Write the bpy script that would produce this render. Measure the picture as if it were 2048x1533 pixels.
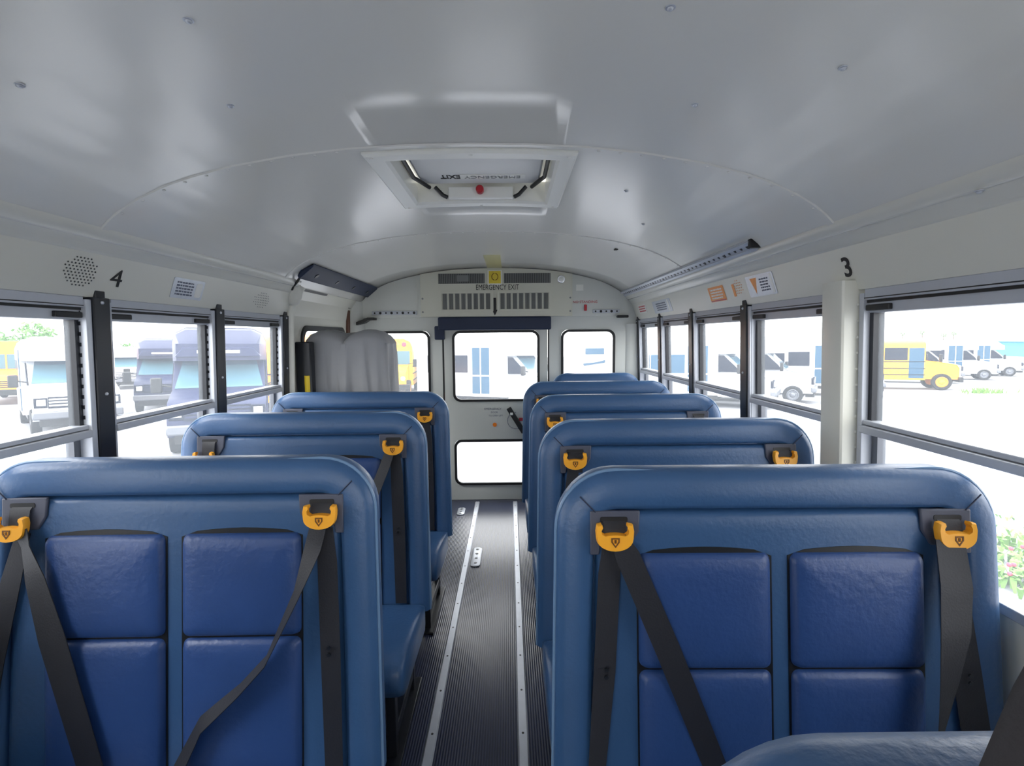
import bpy, bmesh, math, random
from math import pi, sin, cos, radians
from mathutils import Vector, Matrix

for o in list(bpy.data.objects):
    bpy.data.objects.remove(o)
SC = bpy.context.scene
COL = SC.collection
random.seed(7)

# ------------------------------------------------------------------ camera, sky, exposure
CAM_H = 1.42
cam_data = bpy.data.cameras.new('camera')
cam_data.sensor_width = 36.0
cam_data.lens = 36.0 * 1000 / 2048
cam_data.clip_start = 0.02
cam_data.clip_end = 500
cam = bpy.data.objects.new('camera', cam_data)
COL.objects.link(cam)


def cam_axes(p, yw, r):
    f = Vector((sin(yw) * cos(p), cos(yw) * cos(p), -sin(p)))
    rt = Vector((cos(yw), -sin(yw), 0))
    up = rt.cross(f)
    return rt * cos(r) + up * sin(r), up * cos(r) - rt * sin(r), f


_r, _u, _f = cam_axes(0.09225, 0.00386, -0.00848)
cam.matrix_world = Matrix(((_r.x, _u.x, -_f.x, 0), (_r.y, _u.y, -_f.y, 0), (_r.z, _u.z, -_f.z, CAM_H), (0, 0, 0, 1)))
SC.camera = cam

world = bpy.data.worlds.new('overcast_sky')
SC.world = world
world.use_nodes = True
_bg = world.node_tree.nodes['Background']
_bg.inputs['Color'].default_value = (1.0, 0.995, 0.975, 1)
_bg.inputs['Strength'].default_value = 2.6
world.cycles.sampling_method = 'AUTOMATIC'
sun_data = bpy.data.lights.new('hazy_sun', 'SUN')
sun_data.energy = 0.9
sun_data.angle = radians(20)
sun = bpy.data.objects.new('hazy_sun', sun_data)
COL.objects.link(sun)
sun.rotation_euler = (radians(50), 0, radians(-55))
SC.view_settings.view_transform = 'Standard'
SC.view_settings.look = 'None'
SC.view_settings.gamma = 1
SC.view_settings.use_curve_mapping = False
SC.view_settings.exposure = 1.08
SC.cycles.max_bounces = 10
SC.cycles.diffuse_bounces = 6
SC.cycles.transparent_max_bounces = 24
SC.cycles.sample_clamp_indirect = 8

# ------------------------------------------------------------------ materials


def lin(c):
    return tuple(((v / 255) / 12.92 if v / 255 <= 0.04045 else ((v / 255 + 0.055) / 1.055) ** 2.4) for v in c)


def mat(name, rgb, rough=0.5, metal=0.0, noise=0.0, nscale=8.0, bump=0.0, bscale=60.0, spec=0.5, coat=0.0, bdist=0.002):
    m = bpy.data.materials.new(name)
    m.use_nodes = True
    nt = m.node_tree
    b = nt.nodes['Principled BSDF']
    c = (*lin(rgb), 1)
    b.inputs['Base Color'].default_value = c
    b.inputs['Roughness'].default_value = rough
    b.inputs['Metallic'].default_value = metal
    b.inputs['Specular IOR Level'].default_value = spec
    b.inputs['Coat Weight'].default_value = coat
    tc = nt.nodes.new('ShaderNodeTexCoord')
    if noise:
        n = nt.nodes.new('ShaderNodeTexNoise')
        n.inputs['Scale'].default_value = nscale
        n.inputs['Detail'].default_value = 4
        nt.links.new(tc.outputs['Object'], n.inputs['Vector'])
        r = nt.nodes.new('ShaderNodeMapRange')
        r.inputs['To Min'].default_value = 1 - noise
        r.inputs['To Max'].default_value = 1 + noise
        nt.links.new(n.outputs['Fac'], r.inputs['Value'])
        mx = nt.nodes.new('ShaderNodeMix')
        mx.data_type = 'RGBA'
        mx.blend_type = 'MULTIPLY'
        mx.inputs[0].default_value = 1
        mx.inputs[6].default_value = c
        nt.links.new(r.outputs['Result'], mx.inputs[7])
        nt.links.new(mx.outputs[2], b.inputs['Base Color'])
    if bump:
        n2 = nt.nodes.new('ShaderNodeTexNoise')
        n2.inputs['Scale'].default_value = bscale
        n2.inputs['Detail'].default_value = 5
        nt.links.new(tc.outputs['Object'], n2.inputs['Vector'])
        bp = nt.nodes.new('ShaderNodeBump')
        bp.inputs['Strength'].default_value = bump
        bp.inputs['Distance'].default_value = bdist
        nt.links.new(n2.outputs['Fac'], bp.inputs['Height'])
        nt.links.new(bp.outputs['Normal'], b.inputs['Normal'])
    return m


def ribbed(name, rgb, rough, spacing, axis='X', strength=0.6, contrast=0.35):
    m = mat(name, rgb, rough, noise=0.12, nscale=5)
    nt = m.node_tree
    b = nt.nodes['Principled BSDF']
    tc = next(n for n in nt.nodes if n.type == 'TEX_COORD')
    w = nt.nodes.new('ShaderNodeTexWave')
    w.bands_direction = axis
    w.inputs['Scale'].default_value = 2 * pi / (spacing * 20)
    nt.links.new(tc.outputs['Object'], w.inputs['Vector'])
    bp = nt.nodes.new('ShaderNodeBump')
    bp.inputs['Strength'].default_value = strength
    bp.inputs['Distance'].default_value = 0.002
    nt.links.new(w.outputs['Fac'], bp.inputs['Height'])
    nt.links.new(bp.outputs['Normal'], b.inputs['Normal'])
    src = b.inputs['Base Color'].links[0].from_socket
    mx = nt.nodes.new('ShaderNodeMix')
    mx.data_type = 'RGBA'
    mx.blend_type = 'MULTIPLY'
    mx.inputs[0].default_value = 1
    r = nt.nodes.new('ShaderNodeMapRange')
    r.inputs['To Min'].default_value = 1 - contrast
    r.inputs['To Max'].default_value = 1 + contrast
    nt.links.new(w.outputs['Fac'], r.inputs['Value'])
    nt.links.new(src, mx.inputs[6])
    nt.links.new(r.outputs['Result'], mx.inputs[7])
    nt.links.new(mx.outputs[2], b.inputs['Base Color'])
    return m


def glare_haze_glass(name, haze):  # translucent share in the pane imitates camera glare veiling the view outside
    m = bpy.data.materials.new(name)
    m.use_nodes = True
    nt = m.node_tree
    nt.nodes.remove(nt.nodes['Principled BSDF'])
    out = nt.nodes['Material Output']
    tr = nt.nodes.new('ShaderNodeBsdfTransparent')
    tr.inputs['Color'].default_value = (0.98, 0.99, 1, 1)
    tl = nt.nodes.new('ShaderNodeBsdfTranslucent')
    tl.inputs['Color'].default_value = (0.82, 0.9, 1, 1)
    n = nt.nodes.new('ShaderNodeTexNoise')
    n.inputs['Scale'].default_value = 3
    r = nt.nodes.new('ShaderNodeMapRange')
    r.inputs['To Min'].default_value = haze * 0.85
    r.inputs['To Max'].default_value = haze * 1.15
    nt.links.new(n.outputs['Fac'], r.inputs['Value'])
    mx = nt.nodes.new('ShaderNodeMixShader')
    nt.links.new(r.outputs['Result'], mx.inputs[0])
    nt.links.new(tr.outputs[0], mx.inputs[1])
    nt.links.new(tl.outputs[0], mx.inputs[2])
    nt.links.new(mx.outputs[0], out.inputs['Surface'])
    return m


M = dict(
    ceil=mat('ceiling_paint', (220, 219, 213), 0.21, noise=0.02, nscale=2, bump=0.03, bscale=3, spec=0.65, bdist=0.01),
    wall=mat('cream_wall_paint', (220, 219, 208), 0.33, noise=0.02, nscale=3),
    beige=mat('beige_paint', (206, 205, 190), 0.42, noise=0.02, nscale=5),
    cove=mat('cream_cove_paint', (216, 215, 206), 0.28),
    rear=mat('pale_grey_panel', (206, 208, 202), 0.35, noise=0.02, nscale=4),
    floor=ribbed('ribbed_black_rubber', (48, 54, 76), 0.26, 0.0095, strength=0.3, contrast=0.25),
    floor2=mat('smooth_black_rubber', (58, 60, 72), 0.36, noise=0.15, nscale=14, bump=0.15, bscale=40),
    vinyl=mat('blue_vinyl', (54, 88, 130), 0.38, noise=0.10, nscale=9, bump=0.35, bscale=85, bdist=0.0025),
    vinyl2=mat('deep_blue_vinyl_pad', (43, 72, 126), 0.4, noise=0.10, nscale=12, bump=0.45, bscale=70, bdist=0.003),
    navy=mat('navy_vinyl', (24, 38, 66), 0.55, noise=0.12, nscale=14, bump=0.3, bscale=90),
    piping=mat('highlit_blue_piping', (108, 138, 172), 0.28),  # lighter than the vinyl: the window's glossy highlight is put into the colour
    web=mat('black_belt_webbing', (34, 35, 42), 0.55, noise=0.12, nscale=25, bump=0.3, bscale=240),
    black=mat('black_plastic', (16, 17, 20), 0.45),
    blackm=mat('black_painted_steel', (24, 28, 36), 0.36, noise=0.08, nscale=6),
    char=mat('charcoal_plastic', (74, 78, 94), 0.5),
    orange=mat('orange_plastic', (255, 178, 48), 0.35, noise=0.05, nscale=40),
    mark=mat('dark_emblem_ink', (110, 66, 18), 0.5),
    alu=mat('brushed_aluminium', (196, 200, 208), 0.34, metal=0.3, noise=0.05, nscale=20),
    alup=mat('aluminium_window_frame', (186, 190, 198), 0.38, metal=0.2, noise=0.04, nscale=20),
    chrome=mat('chrome', (220, 224, 230), 0.14, metal=1.0),
    strip=mat('worn_aluminium_strip', (196, 200, 208), 0.4, metal=0.55, noise=0.08, nscale=30),
    rubber=mat('black_gasket', (14, 16, 18), 0.5),
    glass=glare_haze_glass('glare_haze_glass', 0.05),
    glassr=glare_haze_glass('glare_haze_rear_glass', 0.055),  # same painted glare veil, slightly stronger
    white=mat('white_plastic', (232, 232, 226), 0.35),
    lid=mat('frosted_hatch_lid', (220, 220, 218), 0.42),
    grey=mat('grey_cover_fabric', (150, 151, 154), 0.62, noise=0.06, nscale=10, bump=0.2, bscale=60),
    slot=mat('dark_grille', (78, 80, 78), 0.6),
    louv=mat('grey_louvre', (128, 130, 128), 0.5),
    yellow=mat('yellow_paint', (232, 200, 40), 0.45),
    tag=mat('yellow_tag', (226, 200, 60), 0.5, noise=0.2, nscale=40),
    dull_yellow=mat('dull_yellow_paint', (196, 192, 148), 0.35),
    red=mat('red_plastic', (176, 30, 44), 0.4),
    redink=mat('red_ink', (196, 84, 84), 0.6),
    ink=mat('black_ink', (14, 14, 16), 0.55),
    gink=mat('grey_ink', (96, 102, 118), 0.6),
    brown=mat('rusty_brown_paint', (96, 58, 40), 0.6, noise=0.3, nscale=20),
    silver=mat('silver_sticker', (196, 202, 210), 0.3, metal=0.3, noise=0.12, nscale=60),
    osticker=mat('orange_sticker', (246, 160, 84), 0.5, noise=0.08, nscale=70),
    bag=mat('dark_bag_fabric', (44, 41, 44), 0.85, noise=0.12, nscale=30, bump=0.3, bscale=180),
    hub=mat('wheel_hub_grey', (112, 115, 122), 0.4, metal=0.4),
    tyre=mat('tyre_rubber', (28, 28, 30), 0.8),
    vwhite=mat('white_vehicle_paint', (196, 199, 204), 0.3),
    vnavy=mat('navy_vehicle_paint', (42, 48, 78), 0.4, spec=0.25),
    vyel=mat('school_bus_yellow', (250, 178, 20), 0.4),
    vyel2=mat('school_bus_orange', (242, 150, 30), 0.4),
    vglass=mat('tinted_vehicle_glass', (52, 84, 108), 0.12, spec=0.2),
    vdark=mat('dark_vehicle_glass', (24, 30, 46), 0.12, spec=0.2),
    vlight=mat('pale_blue_windscreen', (74, 108, 122), 0.1, spec=0.2),
    lamp=mat('headlight_lens', (215, 220, 225), 0.1),
    redlamp=mat('red_lamp_lens', (220, 40, 70), 0.2),
    amber=mat('amber_lamp_lens', (240, 130, 30), 0.25),
    asphalt=mat('pale_asphalt', (138, 139, 144), 0.9, noise=0.12, nscale=0.6, bump=0.2, bscale=20),
    leaf=mat('leaf_green', (96, 142, 70), 0.6, noise=0.3, nscale=3),
    weed=mat('weed_green', (104, 150, 60), 0.6, noise=0.3, nscale=6),
    flower=mat('pink_flower', (190, 70, 96), 0.6),
    bark=mat('bark_brown', (96, 80, 66), 0.9, noise=0.2, nscale=4),
    teal=mat('teal_roofing', (130, 206, 210), 0.5),
    bluewall=mat('blue_wall_paint', (70, 150, 206), 0.5),
)

# ------------------------------------------------------------------ mesh helpers


class MB:
    def __init__(s):
        s.v, s.f = [], []

    def add(s, vs, fs):
        n = len(s.v)
        s.v += [Vector(p) for p in vs]
        s.f += [tuple(i + n for i in f) for f in fs]
        return s

    def hexa(s, c):
        return s.add(c, [(0, 3, 2, 1), (4, 5, 6, 7), (0, 1, 5, 4), (1, 2, 6, 5), (2, 3, 7, 6), (3, 0, 4, 7)])

    def box(s, x0, x1, y0, y1, z0, z1):
        return s.hexa([(x0, y0, z0), (x1, y0, z0), (x1, y1, z0), (x0, y1, z0), (x0, y0, z1), (x1, y0, z1), (x1, y1, z1), (x0, y1, z1)])

    def loops(s, L, cap0=True, cap1=True, ring=True):
        n = len(L[0])
        vs = [p for l in L for p in l]
        fs = []
        for i in range(len(L) - 1):
            for j in range(n if ring else n - 1):
                k = (j + 1) % n
                fs.append((i * n + j, i * n + k, (i + 1) * n + k, (i + 1) * n + j))
        if cap0:
            fs.append(tuple(reversed(range(n))))
        if cap1:
            fs.append(tuple((len(L) - 1) * n + j for j in range(n)))
        return s.add(vs, fs)

    def prism(s, loop, vec):
        a = [Vector(p) for p in loop]
        return s.loops([a, [p + Vector(vec) for p in a]])

    def tube(s, path, r, n=10, caps=True):
        P = [Vector(p) for p in path]
        L = []
        ref = None
        for i, p in enumerate(P):
            d = (P[min(i + 1, len(P) - 1)] - P[max(i - 1, 0)]).normalized()
            if ref is None:
                ref = Vector((0, 0, 1)) if abs(d.z) < 0.9 else Vector((1, 0, 0))
            a = d.cross(ref).normalized()
            b = d.cross(a).normalized()
            ref = -b if False else ref
            rr = r[i] if isinstance(r, (list, tuple)) else r
            L.append([p + a * rr * cos(2 * pi * k / n) + b * rr * sin(2 * pi * k / n) for k in range(n)])
        return s.loops(L, caps, caps)

    def disc(s, c, ax, r, h, n=20):
        c, ax = Vector(c), Vector(ax).normalized()
        return s.tube([c, c + ax * h], r, n)

    def ball(s, c, r, n=10, m=7, sc=(1, 1, 1)):
        L = []
        for i in range(1, m):
            t = pi * i / m
            L.append([(c[0] + r * sc[0] * sin(t) * cos(2 * pi * k / n), c[1] + r * sc[1] * sin(t) * sin(2 * pi * k / n), c[2] + r * sc[2] * cos(t)) for k in range(n)])
        return s.loops(L)

    def ribbon(s, pts, thick=0.0016):
        """pts: (centre, half-width vector) pairs; a flat strap with thickness."""
        L = []
        for i, (c, w) in enumerate(pts):
            c, w = Vector(c), Vector(w)
            d = (Vector(pts[min(i + 1, len(pts) - 1)][0]) - Vector(pts[max(i - 1, 0)][0]))
            nrm = d.cross(w)
            if nrm.length < 1e-9:
                nrm = Vector((0, -1, 0))
            nrm = nrm.normalized() * thick / 2
            L.append([c - w - nrm, c + w - nrm, c + w + nrm, c - w + nrm])
        return s.loops(L)

    def mesh(s, name, mt, smooth=True, ang=38):
        me = bpy.data.meshes.new(name)
        me.from_pydata([tuple(p) for p in s.v], [], s.f)
        bm = bmesh.new()
        bm.from_mesh(me)
        bmesh.ops.recalc_face_normals(bm, faces=bm.faces)
        bm.to_mesh(me)
        bm.free()
        me.materials.append(M[mt])
        if smooth:
            me.shade_smooth()
            me.set_sharp_from_angle(angle=radians(ang))
        return me

    def build(s, name, mt, parent=None, bevel=0, seg=2, smooth=True, world=False, ang=38):
        if parent is None:
            xs = [[p[i] for p in s.v] for i in range(3)]
            org = Vector(((min(xs[0]) + max(xs[0])) / 2, (min(xs[1]) + max(xs[1])) / 2, min(xs[2])))
            s.v = [p - org for p in s.v]
        else:
            org = Vector((0, 0, 0))
            if world:
                w = wloc(parent)
                s.v = [p - w for p in s.v]
        me = s.mesh(name, mt, smooth, ang)
        o = bpy.data.objects.new(name, me)
        COL.objects.link(o)
        o.location = org
        o.parent = parent
        if bevel:
            b = o.modifiers.new('bevel', 'BEVEL')
            b.width = bevel
            b.segments = seg
            b.limit_method = 'ANGLE'
            b.angle_limit = radians(35)
        return o


def wloc(o):
    p = Vector((0, 0, 0))
    while o is not None:
        p = p + Vector(o.location)
        o = o.parent
    return p


def tag(o, label, cat, group=None, kind=None):
    o['label'] = label
    o['category'] = cat
    if group:
        o['group'] = group
    if kind:
        o['kind'] = kind
    return o


def thing(name, label, cat, loc=(0, 0, 0), rz=0, group=None, kind=None, slope=0):
    o = bpy.data.objects.new(name, None)
    COL.objects.link(o)
    o.empty_display_size = 0.1
    o.location = loc
    o.rotation_mode = 'ZYX' if slope else 'XYZ'
    o.rotation_euler = (-slope, 0, rz)
    return tag(o, label, cat, group, kind)


def rrect(x0, y0, x1, y1, r, n=6):
    P = []
    for cx, cy, a in ((x1 - r, y1 - r, 0), (x0 + r, y1 - r, pi / 2), (x0 + r, y0 + r, pi), (x1 - r, y0 + r, 1.5 * pi)):
        for k in range(n + 1):
            t = a + pi / 2 * k / n
            P.append((cx + r * cos(t), cy + r * sin(t)))
    return P


def frame_matrix(org, ax, ay):
    ax, ay = Vector(ax).normalized(), Vector(ay).normalized()
    az = ax.cross(ay).normalized()
    return Matrix(((ax.x, ay.x, az.x, org[0]), (ax.y, ay.y, az.y, org[1]), (ax.z, ay.z, az.z, org[2]), (0, 0, 0, 1)))


def plate(loops, thick, mx):
    """flat plate with holes: outer loop + hole loops, extruded by thick along the local z, as an MB in world space."""
    cu = bpy.data.curves.new('tmp', 'CURVE')
    cu.dimensions = '2D'
    cu.fill_mode = 'BOTH'
    cu.extrude = thick / 2
    for lp in loops:
        sp = cu.splines.new('POLY')
        sp.points.add(len(lp) - 1)
        for i, p in enumerate(lp):
            sp.points[i].co = (p[0], p[1], 0, 1)
        sp.use_cyclic_u = True
    ob = bpy.data.objects.new('tmp', cu)
    COL.objects.link(ob)
    dg = bpy.context.evaluated_depsgraph_get()
    me = bpy.data.meshes.new_from_object(ob.evaluated_get(dg))
    mb = MB()
    mb.v = [mx @ v.co for v in me.vertices]
    mb.f = [tuple(p.vertices) for p in me.polygons]
    bpy.data.objects.remove(ob)
    bpy.data.curves.remove(cu)
    bpy.data.meshes.remove(me)
    bm = bmesh.new()
    vs = [bm.verts.new(p) for p in mb.v]
    for f in mb.f:
        try:
            bm.faces.new([vs[i] for i in f])
        except ValueError:
            pass
    bmesh.ops.remove_doubles(bm, verts=bm.verts, dist=1e-5)
    bm.verts.index_update()
    mb.v = [v.co.copy() for v in bm.verts]
    mb.f = [tuple(v.index for v in f.verts) for f in bm.faces]
    bm.free()
    return mb


def lettering(name, txt, size, mt, mx, parent=None, depth=0.0006, bold=0.0, shear=0.0, sx=1.0):
    cu = bpy.data.curves.new('tmp', 'FONT')
    cu.body = txt
    cu.size = size
    cu.align_x = 'CENTER'
    cu.align_y = 'CENTER'
    cu.extrude = depth
    cu.offset = bold
    cu.shear = shear
    cu.resolution_u = 4
    ob = bpy.data.objects.new('tmp', cu)
    COL.objects.link(ob)
    dg = bpy.context.evaluated_depsgraph_get()
    me = bpy.data.meshes.new_from_object(ob.evaluated_get(dg))
    mb = MB()
    mb.v = [mx @ Vector((v.co.x * sx, v.co.y, v.co.z)) for v in me.vertices]
    mb.f = [tuple(p.vertices) for p in me.polygons]
    bpy.data.objects.remove(ob)
    bpy.data.curves.remove(cu)
    bpy.data.meshes.remove(me)
    return mb.build(name, mt, parent, world=True, smooth=False)


# ------------------------------------------------------------------ bus shell
AX = -0.12                 # lengthwise axis of the bus
HALF = 1.215               # half width of the cabin at z = 1.3
TILT = 0.035
Y0, YR = -1.7, 4.27        # front and rear of the cabin
XL, XR = AX - HALF, AX + HALF


def W(side, y, z, d=0.0):
    return Vector((AX + side * (HALF + TILT * (1.3 - z) - d), y, z))


def wbox(mb, side, y0, y1, z0, z1, d0, d1):
    c = [W(side, y, z, d) for z in (z0, z1) for (y, d) in ((y0, d0), (y1, d0), (y1, d1), (y0, d1))]
    return mb.hexa(c)


def sweep(mb, side, prof, y0, y1):
    a = [Vector((AX + side * u, y0, z)) for u, z in prof]
    return mb.prism(a, (0, y1 - y0, 0))


CEIL_PTS = [(0, 1.99), (0.18, 1.987), (0.35, 1.978), (0.52, 1.96), (0.7, 1.93), (0.82, 1.9), (0.9, 1.874), (0.98, 1.838), (1.04, 1.802), (1.08, 1.77), (1.105, 1.742), (1.12, 1.72)]


def ceil_z(u):
    u = abs(u)
    for (a, za), (b, zb) in zip(CEIL_PTS, CEIL_PTS[1:]):
        if u <= b:
            return za + (zb - za) * (u - a) / (b - a)
    return CEIL_PTS[-1][1]


# floor
mb = MB().box(AX - 1.27, AX + 1.27, Y0, YR + 0.05, -0.08, 0)
tag(mb.build('floor', 'floor', smooth=False), 'black ribbed rubber floor running down the bus aisle', 'floor', kind='structure')
for i, (x, side) in enumerate(((-0.29, 'left'), (0.035, 'right'))):
    t = thing('trim_%d' % (i + 1), 'long aluminium strip screwed to the floor along the %s edge of the aisle' % side, 'floor strip', (x, 1.9, 0), kind='structure')
    s = MB()
    s.loops([[(x - 0.019, y, 0), (x - 0.014, y, 0.004), (x + 0.014, y, 0.004), (x + 0.019, y, 0)] for y in (Y0 + 0.3, YR - 0.06)])
    s.build('strip', 'strip', t, world=True)
    b = MB()
    for k in range(18):
        b.disc((x, 0.35 + k * 0.22, 0.0038), (0, 0, 1), 0.0045, 0.0012, 10)
    b.build('screws', 'black', t, world=True)

# ceiling with the hatch opening left out
HX0, HX1, HY0, HY1 = -0.38, 0.157, 1.625, 2.14
us = sorted({round(s * (a + (b - a) * k / 3), 4) for (a, _), (b, _) in zip(CEIL_PTS, CEIL_PTS[1:]) for k in range(4) for s in (-1, 1)} | {HX0 - AX, HX1 - AX})
ys = sorted({Y0, 0.2, 0.8, 1.2, HY0, 1.8, HY1, 2.4, 2.9, 3.4, 3.9, YR + 0.02})
mb = MB()
vs = [(AX + u, y, ceil_z(u)) for y in ys for u in us]
fs = []
for j in range(len(ys) - 1):
    for i in range(len(us) - 1):
        um, ym = AX + (us[i] + us[i + 1]) / 2, (ys[j] + ys[j + 1]) / 2
        if HX0 < um < HX1 and HY0 < ym < HY1:
            continue
        n = len(us)
        fs.append((j * n + i, j * n + i + 1, (j + 1) * n + i + 1, (j + 1) * n + i))
mb.add(vs, fs)
ceiling = mb.build('ceiling', 'ceil', ang=60)
so = ceiling.modifiers.new('thickness', 'SOLIDIFY')
so.thickness = 0.03
so.offset = -1 if ceiling.data.polygons[0].normal.z < 0 else 1
tag(ceiling, 'arched pale grey painted metal ceiling of the bus', 'ceiling', kind='structure')
for y in (1.545, 2.77):
    s = MB()
    L = []
    for k in range(61):
        u = -1.1 + 2.2 * k / 60
        z = ceil_z(u)
        L.append([(AX + u, y - 0.016, z + 0.001), (AX + u, y - 0.012, z - 0.004), (AX + u, y + 0.012, z - 0.004), (AX + u, y + 0.016, z + 0.001)])
    s.loops(L)
    o = s.build('seam_strip', 'ceil', ceiling, world=True)
    r = MB()
    for k in range(33):
        u = -1.04 + 2.08 * k / 32
        if y < 2 and -0.34 < u < 0.34:
            continue
        r.ball((AX + u, y, ceil_z(u) - 0.004), 0.006, 8, 5, (1, 1, 0.5))
    r.build('rivets', 'ceil', o, world=True)
for (x, y) in ((-0.925, 1.0), (-0.55, 0.92), (-0.235, 0.875), (-0.028, 0.87), (0.277, 0.9), (0.63, 0.985), (1.0, 1.09), (-0.644, 1.217), (0.436, 1.215), (0.437, 1.903), (0.609, 2.314)):
    z = ceil_z(x - AX)
    s = MB().disc((x, y, z + 0.001), (0, 0, -1), 0.009, 0.002, 14)
    s.ball((x, y, z - 0.002), 0.006, 10, 6, (1, 1, 0.6))
    s.build('ceiling_screw', 'alu', ceiling, world=True)
for (x, y, w, l) in ((0.62, 2.95, 0.02, 0.035),):
    z = ceil_z(x - AX)
    MB().box(x - w / 2, x + w / 2, y - l / 2, y + l / 2, z - 0.006, z + 0.004).build('ceiling_clip', 'black', ceiling, world=True, bevel=0.003)
s = MB()
s.loops([[(-0.18, y, ceil_z(-0.06) - 0.0012), (-0.06, y, ceil_z(0.06) - 0.0012), (-0.06, y, ceil_z(0) + .002), (-0.18, y, ceil_z(0) + .002)] for y in (3.55, 4.2)])
s.build('dull_yellow_patch', 'dull_yellow', ceiling, world=True)  # flat strip, yellower than the ceiling around it

# side walls
HEAD = [(1.15, 1.76), (1.152, 1.70), (1.203, 1.556), (1.26, 1.55), (1.28, 1.80), (1.15, 1.80)]
BEAD = [(1.092, 1.768), (1.094, 1.748), (1.104, 1.732), (1.118, 1.724), (1.132, 1.716), (1.141, 1.705), (1.148, 1.695), (1.1575, 1.686), (1.17, 1.686), (1.17, 1.79), (1.10, 1.80)]
ENDL = 3.0
for side, nm in ((-1, 'left'), (1, 'right')):
    yend = ENDL if side < 0 else YR
    mb = MB()
    sweep(mb, side, HEAD, Y0, yend)
    wbox(mb, side, Y0, yend, -0.05, 0.785, -0.06, 0)
    if side < 0:
        mx = frame_matrix(W(-1, 0, 0, -0.02), (0, 1, 0), W(-1, 0, 1) - W(-1, 0, 0))
        p = plate([[(ENDL, -0.05), (YR + 0.02, -0.05), (YR + 0.02, 1.52), (ENDL, 1.52)], rrect(3.22, 0.85, 4.02, 1.485, 0.07)], 0.04, mx)
        mb.add(p.v, p.f)
        sweep(mb, side, [(1.207, 1.515), (1.205, 1.56), (1.185, 1.66), (1.125, 1.76), (1.12, 1.83), (1.28, 1.83), (1.28, 1.515)], ENDL, YR + 0.02)
    w = mb.build('wall_' + nm, 'wall', smooth=False)
    tag(w, 'cream painted %s side wall of the bus with the window header panel' % nm, 'wall', kind='structure')
    c = MB()
    sweep(c, side, BEAD, Y0, 2.97 if side < 0 else YR)
    if side < 0:   # rounded end of the moulding
        c.ball((AX - 1.16, 3.0, 1.70), 0.06, 14, 9, (0.9, 0.8, 1.5))
    tag(c.build('trim_%d' % (3 if side < 0 else 4), 'cove', ang=50), 'rounded cream cove moulding between ceiling and %s wall' % nm, 'moulding', kind='structure')

# bulkhead edge roll where the left header ends
c = MB()
c.tube([W(-1, 3.02, z, 0.012) for z in (0, 0.5, 1.0, 1.5, 1.56)] + [Vector((AX - 1.17, 3.02, 1.64)), Vector((AX - 1.12, 3.03, 1.73))], 0.026, 14)
tag(c.build('trim_5', 'wall', ang=60), 'rounded cream upright edge where the left windows end', 'moulding', kind='structure')

# gasket and glass of the lift door window
lift_win = thing('window_1', 'lift door window with black gasket, mostly hidden by the grey cover', 'window', W(-1, 3.62, 0.85), kind='structure')
mx = frame_matrix(W(-1, 0, 0, 0.002), (0, 1, 0), W(-1, 0, 1) - W(-1, 0, 0))
plate([rrect(3.20, 0.83, 4.04, 1.505, 0.085), rrect(3.235, 0.865, 4.005, 1.47, 0.06)], 0.022, mx).build('gasket', 'rubber', lift_win, world=True)
mx2 = frame_matrix(W(-1, 0, 0, -0.015), (0, 1, 0), W(-1, 0, 1) - W(-1, 0, 0))
plate([rrect(3.215, 0.85, 4.02, 1.485, 0.06)], 0.004, mx2).build('pane', 'glassr', lift_win, world=True)

# rear wall, header and windows
DX0, DX1 = -0.567, 0.33
mxr = frame_matrix((0, YR + 0.02, 0), (1, 0, 0), (0, 0, 1))
RW = [(0.437, 0.9), (0.897, 1.476)]
LW = [(-1.137, 0.9), (-0.677, 1.476)]
top = [(AX + u, ceil_z(u) + 0.02) for u in [1.12 - 2.24 * k / 40 for k in range(41)]]
outer = [(AX - 1.27, -0.05), (AX + 1.27, -0.05), (AX + 1.25, 1.72)] + top + [(AX - 1.25, 1.72)]
mb = plate([outer, [(DX0, 0.0), (DX1, 0.0), (DX1, 1.585), (DX0, 1.585)], rrect(RW[0][0], RW[0][1], RW[1][0], RW[1][1], 0.06), rrect(LW[0][0], LW[0][1], LW[1][0], LW[1][1], 0.06)], 0.04, mxr)
tag(mb.build('wall_rear', 'rear', smooth=False), 'pale grey rear wall of the bus around the emergency door', 'wall', kind='structure')
# arched header panel above the door line
hp = [(AX + u, min(1.99, ceil_z(u) - 0.002)) for u in [1.115 - 2.23 * k / 40 for k in range(41)]]
mb = plate([[(AX - 1.115, 1.588), (AX + 1.115, 1.588)] + hp], 0.03, frame_matrix((0, YR - 0.016, 0), (1, 0, 0), (0, 0, 1)))
hdr = tag(mb.build('trim_6', 'rear', smooth=False), 'arched pale header panel across the top of the rear wall', 'header panel', kind='structure')
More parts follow.
